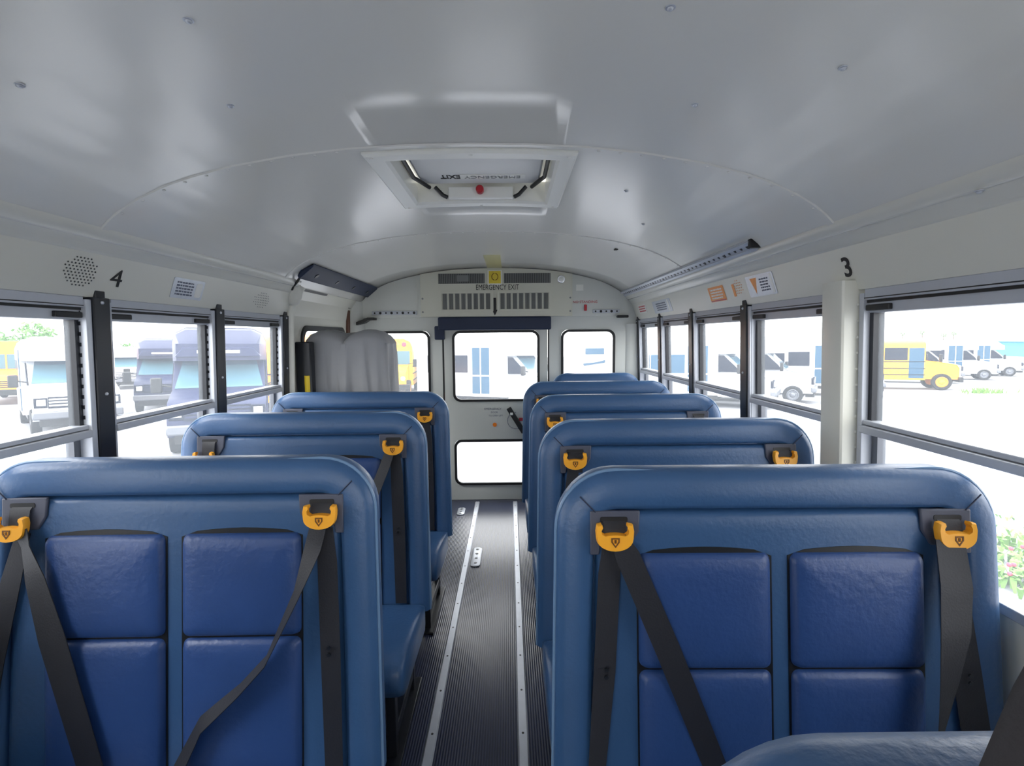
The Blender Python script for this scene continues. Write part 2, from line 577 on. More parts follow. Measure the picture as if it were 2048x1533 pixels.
# corner columns
for side, nm, n in ((-1, 'left', 7), (1, 'right', 8)):
    c = MB()
    c.loops([[Vector((AX + side * u, y, z)) for (u, y) in ((1.30, YR + .01), (1.30, YR - 0.10 if side < 0 else YR - 0.03), (1.205, YR - 0.10 if side < 0 else YR - 0.03), (1.15, YR - 0.085 if side < 0 else YR - 0.02), (1.115, YR - 0.04 if side < 0 else YR - 0.012), (1.10, YR + .01))] for z in (0, 1.52 if side > 0 else 1.75)])
    tag(c.build('trim_%d' % n, 'rear', ang=70), 'rounded pale column in the rear %s corner' % nm, 'corner column', kind='structure')
for n, (a, b), nm in ((2, LW, 'left'), (3, RW, 'right')):
    t = thing('window_%d' % n, 'small rear window with rounded corners in the rear wall, %s of the emergency door' % nm, 'window', ((a[0] + b[0]) / 2, YR, a[1]), kind='structure')
    mxg = frame_matrix((0, YR - 0.004, 0), (1, 0, 0), (0, 0, 1))
    plate([rrect(a[0], a[1], b[0], b[1], 0.065), rrect(a[0] + 0.02, a[1] + 0.02, b[0] - 0.02, b[1] - 0.02, 0.05)], 0.02, mxg).build('gasket', 'rubber', t, world=True)
    plate([rrect(a[0] + 0.004, a[1] + 0.004, b[0] - 0.004, b[1] - 0.004, 0.05)], 0.004, frame_matrix((0, YR + 0.02, 0), (1, 0, 0), (0, 0, 1))).build('pane', 'glassr', t, world=True)

# emergency door
door = thing('door_1', 'pale grey rear emergency door with a large upper and a low lower window', 'door', ((DX0 + DX1) / 2, YR, 0), kind='structure')
U0, U1 = (-0.488, 0.868), (0.253, 1.475)
D0, D1 = (-0.486, 0.137), (0.252, 0.538)
mxd = frame_matrix((0, YR + 0.012, 0), (1, 0, 0), (0, 0, 1))
plate([[(DX0 + 0.008, 0.004), (DX1 - 0.008, 0.004), (DX1 - 0.008, 1.582), (DX0 + 0.008, 1.582)], rrect(*U0, *U1, 0.06), rrect(*D0, *D1, 0.06)], 0.034, mxd).build('door_panel', 'rear', door, world=True, smooth=False)
for (a, b) in ((U0, U1), (D0, D1)):
    g = plate([rrect(*a, *b, 0.065), rrect(a[0] + 0.02, a[1] + 0.02, b[0] - 0.02, b[1] - 0.02, 0.05)], 0.024, frame_matrix((0, YR - 0.008, 0), (1, 0, 0), (0, 0, 1))).build('window_gasket', 'rubber', door, world=True)
    plate([rrect(a[0] + 0.004, a[1] + 0.004, b[0] - 0.004, b[1] - 0.004, 0.05)], 0.004, frame_matrix((0, YR + 0.012, 0), (1, 0, 0), (0, 0, 1))).build('pane', 'glassr', g, world=True)
for x, w in ((DX0, 0.014), (DX1, 0.012)):
    g = MB().box(x - w / 2, x + w / 2, YR - 0.004, YR + 0.01, 0.02, 1.49).build('door_gap_seal', 'rubber', door, world=True)
    MB().box(x + 0.004, x + 0.007, YR - 0.006, YR, 0.6, 0.95).build('rust_streak', 'brown', g, world=True)
h = MB()
h.disc((0.045, YR - 0.006, 0.70), (0, -1, 0), 0.083, 0.006, 32)
plt = h.build('handle_plate', 'rear', door, world=True)
r_ = MB()
for k in range(26):
    a = 0.5 * pi + 1.25 * pi * k / 25
    r_.box(0.045 + 0.07 * cos(a) - 0.003, 0.045 + 0.07 * cos(a) + 0.003, YR - 0.0135, YR - 0.012, 0.70 + 0.07 * sin(a) - 0.004, 0.70 + 0.07 * sin(a) + 0.004)
r_.build('plate_lettering', 'gink', plt, world=True)
h = MB()
a, b = Vector((-0.015, YR - 0.035, 0.815)), Vector((0.115, YR - 0.035, 0.60))
dd = (b - a).normalized()
nn = Vector((dd.z, 0, -dd.x)) * 0.021
h.hexa([a - nn + Vector((0, -.012, 0)), a + nn + Vector((0, -.012, 0)), a + nn + Vector((0, .012, 0)), a - nn + Vector((0, .012, 0)), b - nn + Vector((0, -.012, 0)), b + nn + Vector((0, -.012, 0)), b + nn + Vector((0, .012, 0)), b - nn + Vector((0, .012, 0))])
h.disc((0.06, YR - 0.03, 0.69), (0, 1, 0), 0.016, 0.03)
hd = h.build('door_handle', 'black', door, world=True, bevel=0.006)
MB().box(-0.002, 0.022, YR - 0.052, YR - 0.046, 0.755, 0.775).build('white_band', 'white', hd, world=True)
MB().box(0.075, 0.125, YR - 0.03, YR - 0.006, 0.70, 0.725).build('red_latch', 'red', door, world=True, bevel=0.004)
MB().disc((-0.135, YR - 0.006, 0.666), (0, -1, 0), 0.018, 0.006).build('amber_reflector', 'amber', door, world=True)
for k, (tx, sz) in enumerate((('EMERGENCY', 0.026), ('DOOR', 0.02), ('TO OPEN LIFT', 0.019))):
    lettering('door_lettering', tx, sz, 'gink', frame_matrix((-0.15 + 0.012 * k, YR - 0.006, 0.803 - 0.03 * k), (1, 0, 0), (0, 0, 1)), door)

# navy pads over the door
t = tag(MB().box(-0.595, 0.346, YR - 0.095, YR - 0.032, 1.478, 1.587).build('door_header_pad', 'navy', bevel=0.012, seg=3), 'long navy padded bar over the rear emergency door', 'header pad')
t = tag(MB().box(-0.63, -0.548, YR - 0.062, YR - 0.001, 1.40, 1.514).build('corner_pad', 'navy', bevel=0.01, seg=3), 'small navy pad block at the upper left corner of the emergency door', 'pad')

# vent housing above the door
HY = YR - 0.075
vent = thing('vent_housing', 'beige metal vent housing with grilles above the rear emergency door', 'vent unit', (-0.107, YR - 0.03, 1.59))
arc = [(x, ceil_z(x - AX) - 0.003) for x in [0.523 - 1.26 * k / 20 for k in range(21)]]
plate([[(-0.737, 1.59), (0.523, 1.59)] + arc], 0.04, frame_matrix((0, YR - 0.053, 0), (1, 0, 0), (0, 0, 1))).build('housing', 'beige', vent, world=True, smooth=False)
FY = YR - 0.073
for (x0, x1) in ((-0.586, -0.203), (-0.043, 0.342)):
    o = MB().box(x0, x1, FY - 0.003, FY + 0.01, 1.862, 1.943).build('intake_grille', 'slot', vent, world=True)
    b = MB()
    for k in range(26):
        x = x0 + (x1 - x0) * (k + 0.5) / 26
        b.box(x - 0.0025, x + 0.0025, FY - 0.006, FY - 0.002, 1.864, 1.941)
    b.build('grille_bars', 'louv', o, world=True)
MB().box(-0.435, -0.335, FY - 0.009, FY - 0.005, 1.878, 1.93).build('grey_label', 'louv', vent, world=True)
o = MB().box(-0.178, -0.059, FY - 0.006, FY + 0.005, 1.85, 1.968).build('tag_plate', 'white', vent, world=True)
MB().box(-0.168, -0.069, FY - 0.008, FY - 0.005, 1.86, 1.962).build('yellow_tag', 'tag', o, world=True)
MB().tube([(-0.118 + 0.026 * cos(a * pi / 8), FY - 0.009, 1.915 + 0.028 * sin(a * pi / 8)) for a in range(17)], 0.003, 6).build('tag_symbol', 'mark', o, world=True)
for (x0, x1) in ((-0.56, -0.151), (-0.082, 0.329)):
    fr = plate([[(x0 - 0.018, 1.632), (x1 + 0.018, 1.632), (x1 + 0.018, 1.80), (x0 - 0.018, 1.80)], [(x0, 1.648), (x1, 1.648), (x1, 1.782), (x0, 1.782)]], 0.012, frame_matrix((0, FY - 0.003, 0), (1, 0, 0), (0, 0, 1))).build('louvre_frame', 'beige', vent, world=True)
    b = MB()
    l_ = MB()
    for k in range(8):
        xa = x0 + (x1 - x0) * (k + 0.16) / 8
        xb = x0 + (x1 - x0) * (k + 0.84) / 8
        b.box(xa, xb, FY - 0.003, FY + 0.003, 1.650, 1.780)
        for q in range(4):
            xx = xa + (xb - xa) * (q + 0.5) / 4
            l_.box(xx - 0.002, xx + 0.002, FY - 0.0055, FY - 0.002, 1.650, 1.780)
    b.build('louvre_slots', 'slot', fr, world=True, smooth=False)
    l_.build('louvre_slats', 'louv', fr, world=True, smooth=False)
lettering('exit_lettering', 'EMERGENCY EXIT', 0.062, 'ink', frame_matrix((-0.098, FY - 0.0015, 1.828), (1, 0, 0), (0, 0, 1)), vent, bold=0.0, sx=0.72)
a = MB()
a.prism([(-0.132, FY - 0.005, 1.743), (-0.110, FY - 0.005, 1.743), (-0.110, FY - 0.005, 1.645), (-0.098, FY - 0.005, 1.645), (-0.121, FY - 0.005, 1.597), (-0.144, FY - 0.005, 1.645), (-0.132, FY - 0.005, 1.645)], (0, 0.003, 0))
a.build('arrow_mark', 'ink', vent, world=True, smooth=False)
o = MB().disc((0.43, FY + 0.002, 1.89), (0, -1, 0), 0.032, 0.012, 24).build('round_lamp', 'chrome', vent, world=True, bevel=0.004)
MB().ball((0.43, FY - 0.01, 1.89), 0.022, 14, 8, (1, 0.4, 1)).build('lamp_lens', 'white', o, world=True)
for x in (-0.72, 0.506):
    for z in (1.63, 1.74):
        MB().disc((x, FY + 0.002, z), (0, -1, 0), 0.008, 0.005, 10).build('housing_screw', 'louv', vent, world=True)

# things on the rear header
lettering('warning_lettering', 'NO STANDING', 0.03, 'redink', frame_matrix((0.636, YR - 0.032, 1.706), (1, 0, 0), (0, 0, 1)), hdr)
tag(MB().box(0.628, 0.65, YR - 0.045, YR - 0.03, 1.632, 1.684).build('red_tab', 'red', bevel=0.004), 'small red tab on the rear header, right of the vent housing', 'tab')
tag(MB().box(0.56, 0.62, YR - 0.034, YR - 0.03, 1.80, 1.85).build('white_label', 'white'), 'small white label high on the rear header, right of the round lamp', 'label')
for (x0, x1, nm) in ((-1.152, -0.775, 'left'), (0.70, 0.924, 'right')):
    t = thing('anchor_track', 'short aluminium anchor track on the rear header, %s of the vent housing' % nm, 'track', ((x0 + x1) / 2, YR - 0.03, 1.612))
    MB().box(x0, x1, YR - 0.042, YR - 0.03, 1.612, 1.642).build('rail', 'alup', t, world=True, bevel=0.003)
    n = 8 if nm == 'left' else 5
    for k in range(n):
        MB().disc((x0 + (x1 - x0) * (k + 0.5) / n, YR - 0.0425, 1.627), (0, -1, 0), 0.011 if k % 2 else 0.007, 0.002, 12).build('track_hole', 'black', t, world=True)
s = MB().loops([[(-1.265, YR - 0.12, 1.525), (-1.265, YR - 0.04, 1.525), (-1.265, YR - 0.04, 1.55), (-1.265, YR - 0.12, 1.55)], [(-1.20, YR - 0.12, 1.545), (-1.20, YR - 0.03, 1.545), (-1.20, YR - 0.03, 1.575), (-1.20, YR - 0.12, 1.575)], [(-1.17, YR - 0.12, 1.565), (-1.17, YR - 0.03, 1.565), (-1.17, YR - 0.03, 1.588), (-1.17, YR - 0.12, 1.588)], [(-1.115, YR - 0.12, 1.568), (-1.115, YR - 0.03, 1.568), (-1.115, YR - 0.03, 1.588), (-1.115, YR - 0.12, 1.588)]])
tag(s.build('pinch_bracket', 'black', bevel=0.003), 'black bent bracket at the rear left corner below the header', 'bracket')
tag(MB().box(0.90, 0.995, YR - 0.07, YR - 0.028, 1.572, 1.592).build('pinch_bracket', 'black', bevel=0.004), 'flat black bracket at the rear right corner below the header', 'bracket')

# front end behind the camera: dash wall and windscreen pillars
mb = MB().box(AX - 1.27, AX + 1.27, Y0 - 0.06, Y0, -0.05, 0.85)
mb.box(AX - 1.27, AX + 1.27, Y0 - 0.06, Y0, 1.80, 2.02)
mb.box(AX - 1.27, AX - 1.15, Y0 - 0.06, Y0, 0.85, 1.80)
mb.box(AX + 1.15, AX + 1.27, Y0 - 0.06, Y0, 0.85, 1.80)
tag(mb.build('wall_front', 'wall', smooth=False), 'front end of the bus with the windscreen opening', 'wall', kind='structure')

# ------------------------------------------------------------------ side windows and posts
ZT, ZB, ZS = 1.484, 1.15, 0.80
n_trim, n_win = [9], [4]


def side_window(side, ya, yb, label):
    t = thing('window_%d' % n_win[0], label, 'window', W(side, (ya + yb) / 2, 0.785), kind='structure')
    n_win[0] += 1
    f = MB()
    wbox(f, side, ya, ya + 0.02, ZS, ZT + 0.06, -0.055, 0.004)
    wbox(f, side, yb - 0.02, yb, ZS, ZT + 0.06, -0.055, 0.004)
    wbox(f, side, ya + 0.02, yb - 0.02, ZT, 1.516, -0.05, -0.012)
    wbox(f, side, ya + 0.02, yb - 0.02, 1.522, 1.556, -0.05, 0.002)
    wbox(f, side, ya + 0.02, yb - 0.02, 0.785, 0.81, -0.05, 0.006)
    fr = f.build('frame', 'alup', t, world=True, bevel=0.0015, seg=1)
    g = MB()
    wbox(g, side, ya + 0.02, yb - 0.02, 1.514, 1.524, -0.04, -0.006)
    wbox(g, side, ya + 0.02, yb - 0.02, 1.527, 1.530, 0.0, 0.003)
    g.build('top_gasket', 'rubber', fr, world=True)
    r = MB()
    wbox(r, side, ya + 0.015, yb - 0.015, 1.112, 1.136, -0.04, 0.010)
    wbox(r, side, ya + 0.015, yb - 0.015, 1.138, 1.152, -0.045, 0.0)
    r.build('meeting_rail', 'alup', t, world=True, bevel=0.003)
    for (p, q) in ((ya + 0.02, ya + 0.036), (yb - 0.036, yb - 0.02)):
        s = MB()
        wbox(s, side, p, q, ZB, ZT, -0.05, -0.016)
        s.build('sash_stile', 'blackm', t, world=True)
    for (p, q) in ((ya + 0.02, ya + 0.045), (yb - 0.045, yb - 0.02)):
        s = MB()
        wbox(s, side, p, q, 0.805, 1.115, -0.056, -0.03)
        s.build('lower_stile', 'hub', t, world=True)
    for (p, q) in ((ya + 0.022, ya + 0.115), (yb - 0.115, yb - 0.022)):
        s = MB()
        wbox(s, side, p, q, ZT + 0.006, ZT + 0.024, -0.02, 0.0)
        s.build('sash_latch', 'black', t, world=True, bevel=0.003)
    s = MB()
    wbox(s, side, ya + 0.03, yb - 0.03, ZB - 0.005, ZT + 0.005, -0.036, -0.032)
    s.build('pane', 'glass', t, world=True, smooth=False)
    s = MB()
    wbox(s, side, ya + 0.015, yb - 0.015, ZS, 1.13, -0.05, -0.046)
    s.build('pane', 'glass', t, world=True, smooth=False)


def post(side, y, label, w=0.066):
    t = thing('trim_%d' % n_trim[0], label, 'window post', W(side, y, ZS), kind='structure')
    n_trim[0] += 1
    p = MB()
    wbox(p, side, y - w / 2, y + w / 2, 0.785, 1.556, -0.05, 0.016)
    wbox(p, side, y - w / 3.4, y + w / 3.4, 1.55, 1.578, -0.01, 0.012)
    p.build('post', 'blackm', t, world=True, bevel=0.003)
    b = MB()
    for z in (1.54, 1.245):
        c = W(side, y, z, 0.016)
        b.ball(c, 0.006, 8, 6)
    b.build('bolts', 'alu', t, world=True)
    j = MB()
    for (ya, yb) in ((y - w / 2 - 0.022, y - w / 2 - 0.001),):
        wbox(j, side, ya, yb, 0.80, 1.548, -0.045, 0.010)
    jo = j.build('jamb_channel', 'alu', t, world=True, bevel=0.002)
    h = MB()
    for k in range(11):
        z = 1.17 + k * 0.033
        wbox(h, side, y - w / 2 - 0.0235, y - w / 2 - 0.0215, z, z + 0.012, -0.022, -0.010)
    h.build('latch_notches', 'blackm', jo, world=True)


LP = [2.967, 2.295, 1.632, 0.962, 0.29, -0.38, -1.05]
names = ['between the left windows nearest the lift', 'second from the lift on the left wall', 'beside the number 4 on the left wall', 'on the left wall beside the camera', 'on the left wall behind the camera', 'on the left wall near the driver', 'on the left wall at the front']
for y, nm in zip(LP, names):
    post(-1, y, 'black steel window post ' + nm)
wn = ['third left side window, next to the grey covered lift', 'second left side window, framing the navy van', 'first left side window in view, framing the white van', 'left side window level with the nearest seats', 'left side window behind the camera', 'left side window by the entrance']
for k in range(6):
    side_window(-1, LP[k + 1] + 0.034, LP[k] - 0.034, 'aluminium framed ' + wn[k])
RP = [4.235, 3.62, 2.99, 2.31]
rn = ['in the rear right corner', 'second from the rear on the right wall', 'third from the rear on the right wall', 'next to the cream pillar on the right wall']
for y, nm in zip(RP, rn):
    post(1, y, 'black steel window post ' + nm, 0.062)
rw = ['narrow rearmost right side window', 'right side window second from the rear', 'right side window third from the rear', 'right side window between cream pillar and black post', 'large right side window nearest the camera, framing the yellow bus', 'right side window beside the camera', 'right side window by the driver']
edges = [(3.655, 4.20), (3.025, 3.585), (2.345, 2.955), (1.672, 2.275), (0.93, 1.56), (0.22, 0.87), (-0.5, 0.15)]
for (a, b), nm in zip(edges, rw):
    side_window(1, a, b, 'aluminium framed ' + nm)
for y, nm in ((0.9, 'on the right wall beside the camera'), (0.185, 'on the right wall behind the camera'), (-0.53, 'on the right wall near the driver')):
    post(1, y, 'black steel window post ' + nm, 0.058)
# cream pillar on the right wall
p = MB()
c0 = [[W(1, 1.565, z, d) if k == 0 else W(1, y, z, d) for k, (y, d) in enumerate(((1.565, -0.05), (1.565, 0.046), (1.569, 0.052), (1.576, 0.054), (1.660, 0.054), (1.667, 0.052), (1.67, 0.046), (1.67, -0.05)))] for z in (0.0, 0.8, 1.3, 1.585)]
p.loops(c0)
pil = tag(p.build('trim_%d' % n_trim[0], 'wall', ang=29), 'wide cream pillar between two right side windows', 'pillar', kind='structure')
n_trim[0] += 1
b = MB()
for k in range(14):
    z = 0.86 + k * 0.05
    b.ball(W(1, 1.565, z, 0.004), 0.005, 8, 5)
b.build('pillar_rivets', 'wall', pil, world=True)

# ------------------------------------------------------------------ stickers and fittings on the header panels


def head_frame(side, y, z, off=0.0015):
    """frame on the slanted header panel: local x reads left to right for a passenger facing the wall"""
    (u0, z0), (u1, z1) = (1.152, 1.70), (1.203, 1.556)
    t = (z - z0) / (z1 - z0)
    u = u0 + (u1 - u0) * t - off
    up = Vector((side * (u0 - u1), 0, z0 - z1))
    ax = Vector((0, 1, 0)) if side < 0 else Vector((0, -1, 0))
    return frame_matrix((AX + side * u, y, z), ax, up)


def sticker(name, side, y, z, w, h, mt, label, cat, extra=None, r=0.006, group=None):
    mx = head_frame(side, y, z)
    mb = plate([rrect(-w / 2, -h / 2, w / 2, h / 2, r, 3)], 0.0012, mx)
    o = mb.build(name, mt, None, smooth=False)
    tag(o, label, cat, group)
    if extra:
        for (nm, loops, m2) in extra:
            plate(loops, 0.0022, mx).build(nm, m2, o, world=True, smooth=False)
    return o


o = lettering('number_decal', '4', 0.084, 'ink', head_frame(-1, 1.685, 1.620), bold=0.0, sx=1.25)
tag(o, 'black numeral 4 on the left header panel above the windows', 'number')
o = lettering('number_decal', '3', 0.088, 'ink', head_frame(1, 1.585, 1.625), bold=0.0014)
tag(o, 'black numeral 3 on the right header panel above the cream pillar', 'number')


def hole_field(name, side, yc, zc, w, h, nx, ny, mt, label, cat):
    mx = head_frame(side, yc, zc, 0.001)
    mb = MB()
    for j in range(ny):
        for i in range(nx):
            x = -w / 2 + w * (i + (0.5 if j % 2 else 0)) / nx
            y = -h / 2 + h * j / (ny - 1)
            if abs(x) / (w / 2) + abs(y) / (h / 2) > 1.45:
                continue
            c = mx @ Vector((x, y, 0))
            mb.disc(c, mx.to_3x3() @ Vector((0, 0, 1)), 0.0026, 0.0008, 8)
    return tag(mb.build(name, mt, smooth=False), label, cat)


hole_field('speaker_grille', -1, 1.545, 1.628, 0.115, 0.085, 9, 10, 'slot', 'perforated speaker grille in the left header panel beside the number 4', 'speaker grille')
hole_field('speaker_grille', -1, 2.66, 1.622, 0.16, 0.075, 9, 7, 'louv', 'faint perforated speaker grille in the left header near the lift', 'speaker grille')
hole_field('speaker_grille', 1, 2.33, 1.64, 0.10, 0.06, 6, 6, 'osticker', 'faint perforated speaker grille in the right header beside the silver sticker', 'speaker grille')


def blot(seed, w, h, n):
    rr = random.Random(seed)
    L = []
    for k in range(n):
        x = rr.uniform(-w / 2 + 0.01, w / 2 - 0.03)
        y = rr.uniform(-h / 2 + 0.008, h / 2 - 0.012)
        L.append([(x, y), (x + rr.uniform(0.006, 0.022), y), (x + rr.uniform(0.006, 0.02), y + 0.007), (x, y + 0.007)])
    return L


def rows(x0, x1, y0, y1, n, seed):
    rr = random.Random(seed)
    L = []
    for k in range(n):
        y = y1 - (y1 - y0) * (k + 0.5) / n
        h = (y1 - y0) / n * 0.28
        x = x0
        while x < x1 - 0.006:
            w = min(rr.uniform(0.006, 0.02), x1 - x)
            L.append([(x, y - h), (x + w, y - h), (x + w, y + h), (x, y + h)])
            x += w + 0.004
    return L


ex = [('sticker_print', rows(-0.075, 0.03, -0.03, 0.03, 5, 3), 'gink'), ('sticker_print', [rrect(0.045, -0.03, 0.085, 0.03, 0.01)], 'white')]
sticker('instruction_sticker', -1, 2.055, 1.622, 0.195, 0.082, 'silver', 'silver instruction sticker with grey print on the left header', 'sticker', ex)
ex = [('warning_triangle', [[(-0.075, 0.035), (-0.02, 0.035), (-0.048, -0.035)]], 'osticker'), ('sticker_print', rows(0.0, 0.07, -0.03, 0.03, 5, 5), 'gink'), ('sticker_print', [rrect(0.085, -0.04, 0.1, 0.04, 0.004)], 'white')]
sticker('warning_sticker', 1, 2.125, 1.628, 0.225, 0.094, 'silver', 'silver sticker with an orange triangle on the right header', 'sticker', ex)
ex = [('sticker_print', rows(-0.07, 0.07, -0.028, 0.03, 4, 8), 'white'), ('red_edge', [rrect(-0.088, -0.037, 0.088, -0.031, 0.002)], 'red')]
sticker('warning_sticker', 1, 2.57, 1.628, 0.185, 0.078, 'osticker', 'square orange sticker with a red lower edge on the right header', 'sticker', ex)
sticker('warning_strip', 1, 2.375, 1.628, 0.022, 0.06, 'osticker', 'narrow orange strip on the right header between orange and silver stickers', 'sticker', r=0.003)
ex = [('sticker_print', rows(-0.12, 0.1, -0.03, 0.03, 4, 11), 'gink'), ('sticker_print', [rrect(0.13, -0.04, 0.16, 0.04, 0.004)], 'white')]
sticker('instruction_sticker', 1, 3.5, 1.622, 0.40, 0.09, 'silver', 'far silver sticker on the right header towards the rear wall', 'sticker', ex)
ex = [('sticker_print', rows(-0.09, 0.09, -0.028, 0.028, 3, 12), 'redink')]
sticker('notice_sticker', 1, 4.0, 1.632, 0.22, 0.07, 'white', 'small white notice with red print at the rear end of right header', 'sticker', ex)

# anchor track along the right cove
t = thing('track_rail', 'long slotted aluminium track along the right ceiling edge', 'track', (0.98, 2.95, 1.73))
s = MB()
ux, zx = 1.098, 1.742
for (d0, d1, e) in ((0.0, 0.012, 0), (0.028, 0.04, 0)):
    s.loops([[(AX + 1.045 + d0, y, 1.776 - d0 * 0.75), (AX + 1.045 + d1, y, 1.776 - d1 * 0.75), (AX + 1.045 + d1 + 0.012, y, 1.792 - d1 * 0.75), (AX + 1.045 + d0 + 0.012, y, 1.792 - d0 * 0.75)] for y in (1.98, 4.22)])
s.build('rail', 'alu', t, world=True)
s = MB().loops([[(AX + 1.047, y, 1.783), (AX + 1.085, y, 1.752), (AX + 1.092, y, 1.76), (AX + 1.054, y, 1.791)] for y in (1.985, 4.215)])
s.build('rail_channel', 'alup', t, world=True)
for k in range(40):
    y = 2.02 + k * 0.055
    MB().disc((AX + 1.066, y, 1.768), (-0.63, 0, -0.77), 0.008 if k % 4 else 0.012, 0.002, 10).build('track_hole', 'black', t, world=True)
MB().box(AX + 1.05, AX + 1.095, 1.965, 1.985, 1.755, 1.79).build('rail_stop', 'black', t, world=True, bevel=0.003)

# ------------------------------------------------------------------ roof hatch
hatch = thing('roof_hatch', 'white framed roof emergency hatch with a red handle in the ceiling', 'roof hatch', (-0.115, 1.88, 1.97))
FX0, FX1, FYa, FYb = -0.444, 0.213, 1.568, 2.20


def czx(x):
    return ceil_z(x - AX)


def ringplate(o, i, zt, zb):
    mb = MB()
    L = []
    N = 12
    def lp(r, dz):
        x0, y0, x1, y1 = r
        P = []
        for k in range(N):
            P.append((x0 + (x1 - x0) * k / N, y0))
        for k in range(N):
            P.append((x1, y0 + (y1 - y0) * k / N))
        for k in range(N):
            P.append((x1 - (x1 - x0) * k / N, y1))
        for k in range(N):
            P.append((x0, y1 - (y1 - y0) * k / N))
        return [(x, y, czx(x) + dz) for x, y in P]
    a, b, c, d = lp(o, 0.002), lp(o, zb), lp(i, zb), lp(i, zt)
    o2 = (o[0] + 0.008, o[1] + 0.008, o[2] - 0.008, o[3] - 0.008)
    i2 = (i[0] - 0.01, i[1] - 0.01, i[2] + 0.01, i[3] + 0.01)
    mb.loops([a, lp(o, zb * 0.5), lp(o2, zb), lp(i2, zb), lp(i, zb * 0.4), d], False, False)
    return mb


fr = ringplate((FX0, FYa, FX1, FYb), (HX0 + 0.005, HY0 + 0.005, HX1 - 0.005, HY1 - 0.005), 0.075, -0.014).build('hatch_frame', 'white', hatch, world=True)
for x in (FX0 + 0.025, -0.115, FX1 - 0.025):
    for y in (FYa + 0.022, FYb - 0.022):
        MB().ball((x, y, czx(x) - 0.014), 0.007, 8, 5, (1, 1, 0.5)).build('frame_screw', 'white', fr, world=True)
lid = MB().box(HX0 + 0.03, HX1 - 0.03, HY0 + 0.0, HY1 - 0.055, 2.035, 2.06).build('hatch_lid', 'lid', hatch, world=True, bevel=0.012, seg=3)
MB().box(HX0 - 0.03, HX1 + 0.03, HY0 - 0.03, HY1 + 0.03, 2.066, 2.08).build('outer_lid', 'white', hatch, world=True)
lettering('hatch_lettering', 'EXIT', 0.062, 'ink', frame_matrix((-0.222, 1.985, 2.034), (-1, 0, 0), (0, 1, 0)), lid, bold=0.001, sx=0.62)
o = MB().box(-0.185, 0.065, 1.962, 2.008, 2.0325, 2.035).build('hatch_glare_band', 'white', lid, world=True)  # white band stands in for glare washing out the lettering
lettering('hatch_lettering', 'EMERGENCY', 0.04, 'louv', frame_matrix((-0.06, 1.985, 2.0318), (-1, 0, 0), (0, 1, 0)), o, sx=0.95)
for sgn, xx in ((-1, HX0 + 0.018), (1, HX1 - 0.018)):
    g = MB().tube([(xx, HY0 + 0.03, 2.03), (xx, HY1 - 0.16, 2.03), (xx - sgn * 0.045, HY1 - 0.06, 2.022)], 0.008, 8)
    g.build('lid_gasket', 'black', hatch, world=True)
bar = MB().box(-0.245, 0.02, HY1 - 0.045, HY1 - 0.012, 1.985, 2.03).build('latch_bar', 'white', hatch, world=True, bevel=0.004)
MB().disc((-0.115, HY1 - 0.046, 2.012), (0, -1, 0), 0.016, 0.03, 18).build('red_handle', 'red', bar, world=True, bevel=0.004)
for s_ in (-1, 1):
    x0 = -0.1125 + s_ * 0.135
    b = MB().tube([(x0, HY1 - 0.04, 1.988), (x0 + s_ * 0.02, HY1 - 0.04, 1.998), (x0 + s_ * 0.05, HY1 - 0.045, 2.028)], 0.008, 8)
    b.build('latch_bracket', 'black', bar, world=True)

# ------------------------------------------------------------------ navy pad over the lift door
s = MB()
s.loops([[(-1.175, y, 1.752), (-1.095, y, 1.818), (-1.085, y, 1.838), (-1.165, y, 1.80), (-1.185, y, 1.77)] for y in (2.84, 4.2)])
pad = s.build('lift_header_pad', 'navy', bevel=0.008, seg=3)
tag(pad, 'long navy padded bar along the ceiling over the lift door', 'header pad')
for y in (3.0, 3.35, 3.7, 4.05):
    MB().disc((-1.135, y, 1.786), (0.6, 0, -0.8), 0.016, 0.004, 12).build('pad_button', 'blackm', pad, world=True)
c = MB().tube([(-1.262, 2.945, 1.703), (-1.245, 2.93, 1.722), (-1.205, 2.89, 1.742), (-1.175, 2.86, 1.765)], 0.007, 8)
tag(c.build('cable', 'black'), 'short black cable from the navy lift pad down the left wall', 'cable')
s = MB()
wbox(s, -1, 4.09, 4.15, 1.40, 1.70, -0.005, 0.015)
o = tag(s.build('door_seal', 'brown', bevel=0.004), 'brown upright seal strip on the left wall behind the grey cover', 'seal strip')
s = MB()
wbox(s, -1, 4.085, 4.155, 1.66, 1.78, 0.01, 0.02)
s.build('upper_bracket', 'black', o, world=True, bevel=0.003)
# gap under the pad
s = MB()
s.loops([[Vector((AX - 1.145, y, 1.728)), Vector((AX - 1.155, y, 1.712)), Vector((AX - 1.14, y, 1.712)), Vector((AX - 1.13, y, 1.728))] for y in (3.12, 3.5)])
tag(s.build('door_slot', 'black'), 'dark slot below the navy lift pad', 'slot')

# ------------------------------------------------------------------ folded lift and its cover
lift = thing('wheelchair_lift', 'folded wheelchair lift with black posts and a yellow handrail by the left wall', 'wheelchair lift', (-1.15, 3.6, 0))
for y in (3.14, 4.08):
    MB().box(-1.33, -1.235, y - 0.035, y + 0.035, 0.0, 1.40).build('lift_post', 'blackm', lift, world=True, bevel=0.008)
MB().box(-1.22, -0.88, 3.30, 3.42, 0.05, 1.32).build('folded_platform', 'blackm', lift, world=True, bevel=0.01)
MB().box(-1.33, -0.85, 3.12, 4.1, 0.0, 0.05).build('base_plate', 'blackm', lift, world=True, bevel=0.01)
MB().tube([(-1.262, 3.11, 0.2), (-1.262, 3.11, 1.19)], 0.018, 12).build('handrail', 'yellow', lift, world=True)


